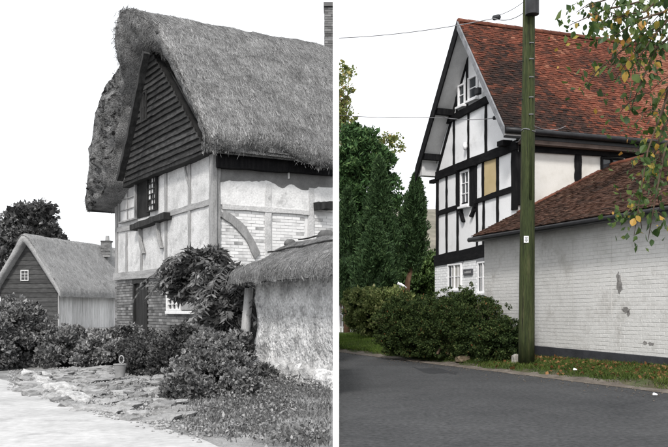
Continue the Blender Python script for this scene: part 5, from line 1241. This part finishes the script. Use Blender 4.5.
# grass on the left
def s_lgrass():
    while True:
        y = 8.6+rng.random()*8.2; x = -3.8*rng.random()-.004*y; e = e_left(x, y)
        if e < .15: continue
        pxx = CX+F*x/y
        if (x-SL.o.x)*SL.n.x+(y-SL.o.y)*SL.n.y < .05: continue
        dens = sm(.1, .9, e+.5*n2(x, y, 1.2))*(.5+.9*n2(x, y, 1.6, 6)+.25)
        if pxx < 185: dens *= .25
        if rng.random() > dens: continue
        return (x, y, gz(x, y))
C = []
for _ in range(60):
    b_ = s_lgrass()
    m_ = rng.integers(60, 240); r_ = rng.uniform(.1, .26); C.append(np.array(b_)+np.stack([rng.normal(0, r_, m_), rng.normal(0, r_, m_), np.abs(rng.normal(0, .05, m_))+.02], 1))
C = np.concatenate(C); o = leaves('ground_weeds', C, np.tile([[0, 0, .6]], (len(C), 1)), .042, .025, M['leaf_grey'], None, spread=.9, clipx=cl, kind='stuff'); o['label'] = 'low broad leafed weeds growing through the rough grey grass'; o['category'] = 'weeds'
o = grass('grass', 15000, s_lgrass, .075, .01, M['grass_grey']); o['label'] = 'rough grey grass below the cob wall of the outbuilding'; o['category'] = 'grass'
# path of loose pale stones
ps = thing('stone_path', 'broken pale stone path leading from the dirt road to the cottage', 'path', tuple(Vector((-4., 15, .05))))
PM = [stone_mesh('stone', M['stone_path'], 11+s*2.3, 2, .6) for s in range(5)]
cnt = 0
for _ in range(4000):
    x = random.uniform(20, 192); y = random.uniform(368, 414)
    lo = 372 if x > 60 else 372; hi = 384+ (x-20)*.24
    if y < 369+max(0, (x-120)*.22) or y > min(hi+4, 416): continue
    p = on_z(x, y, .08); 
    w = random.uniform(.22, .5) if y < hi-4 else random.uniform(.25, .45)
    if any((p.x-q[0])**2+(p.y-q[1])**2 < ((w+q[2])*.5)**2 for q in (globals().setdefault('PST', []))): continue
    PST.append((p.x, p.y, w))
    o = link('stone', random.choice(PM), ps); o.location = Vector((p.x, p.y, gz(p.x, p.y)+random.uniform(-.01, .03)))-rootloc(ps); o.scale = (w, w*random.uniform(.6, .95), random.uniform(.06, .14)); o.rotation_euler = (random.uniform(-.12, .12), random.uniform(-.12, .12), random.uniform(0, 6.3)); cnt += 1
    if cnt >= 110: break
# chalky edging blocks beside the road
for (x, y, w, h_) in ((28, 373, .36, .13), (36, 377, .26, .16), (43, 381, .38, .15), (50, 386, .22, .12), (57, 389, .42, .18), (66, 394, .3, .16), (74, 397, .4, .15), (47, 375, .22, .1), (70, 389, .26, .11), (82, 399, .24, .1)):
    p = on_z(x, y, .05); o = link('edging_stone', random.choice(SM), ps); o.location = Vector((p.x, p.y, .05))-rootloc(ps); o.scale = (w, w*random.uniform(.5, .8), h_); o.rotation_euler = (random.uniform(-.25, .25), random.uniform(-.25, .25), random.uniform(-1.4, -.4))
def pebbles(name, P, size, mat, kind='stuff'):
    P = np.array(P); n = len(P); o6 = np.array([[1, 0, 0], [0, 1, 0], [-1, 0, 0], [0, -1, 0], [0, 0, .7], [0, 0, -.7]])
    V = P[:, None, :]+o6[None]*(size*rng.uniform(.4, 1.5, (n, 1, 1)))*rng.uniform(.6, 1.3, (n, 6, 1)); b = np.arange(n)[:, None]*6
    FC = np.concatenate([b+np.array([q]) for q in ((0, 1, 4), (1, 2, 4), (2, 3, 4), (3, 0, 4), (1, 0, 5), (2, 1, 5), (3, 2, 5), (0, 3, 5))], 1).reshape(-1, 3)
    return tag(npmesh(name, V.reshape(-1, 6*0+3), FC, mat), kind=kind)
P = []
while len(P) < 3200:
    x = random.uniform(8, 215); y = random.uniform(368, 440); hi = 386+(x-20)*.27
    if y > hi+1+5*random.random()**2 or x > 215-120*random.random(): continue
    p = on_z(x, y, .05); P.append((p.x, p.y, max(gz(p.x, p.y), .0)+.01))
o = pebbles('path_rubble', P, .022, M['stone_path']); o['label'] = 'loose pale rubble scattered between the path stones'; o['category'] = 'rubble'
P = []
while len(P) < 2500:
    y = 9+22*rng.random()**1.4; e = rng.normal(.1, .16); x = 5.57-(y-14.68)*.343/.939+e/.939
    if x > .1: P.append((x, y, max(0, gz(x, y))+.008))
for _ in range(500):
    y = 8.8+16*rng.random()**1.3; x = 5.57-(y-14.68)*.343/.939-abs(rng.normal(0, .7))
    if x > .1: P.append((x, y, .006))
o = pebbles('verge_grit', P, .014, M['gravel']); o['label'] = 'small grit along the edge of the asphalt'; o['category'] = 'grit'
# bucket and pale stone cover beside the bush
p = on_z(120, 377, .12); bk = thing('bucket', 'small grey bucket standing on the path by the dark bush', 'bucket', tuple(p))
mb = MB(); nn = 14; mb.tube([p, p+Vector((0, 0, .12)), p+Vector((0, 0, .24))], [.085, .1, .115], nn, cap=False); mb.add([p+Vector((.085*math.cos(a), .085*math.sin(a), .01)) for a in np.linspace(0, 2*math.pi, nn, endpoint=False)], [tuple(range(nn))]); mb.build('body', M['clay_pot'], bk, smooth=True)
mb = MB(); mb.tube([p+Vector(((.115*math.cos(a)), .115*math.sin(a), .24)) for a in np.linspace(0, 2*math.pi, 17)], .012, 6); mb.build('rim', M['stone_path'], bk)
mb = MB(); mb.tube([p+Vector((.115*math.cos(a), -.02, .24-.1*math.sin(a))) for a in np.linspace(0, math.pi, 12)], .008, 6); mb.build('handle', M['oak_grey'], bk)
p = on_z(122, 363, .25); p = at(121.5, 359, 16.55); p.z = .12+.24+.085; hp = thing('hoop', 'small pale iron hoop standing upright on the grey bucket', 'hoop', tuple(p-Vector((0, 0, .12))))
mb = MB(); mb.tube([p+Vector((.045*math.cos(a), 0, .075*math.sin(a))) for a in np.linspace(0, 2*math.pi, 17)], .012, 6); mb.build('ring', M['pane_pale'], hp, smooth=True)
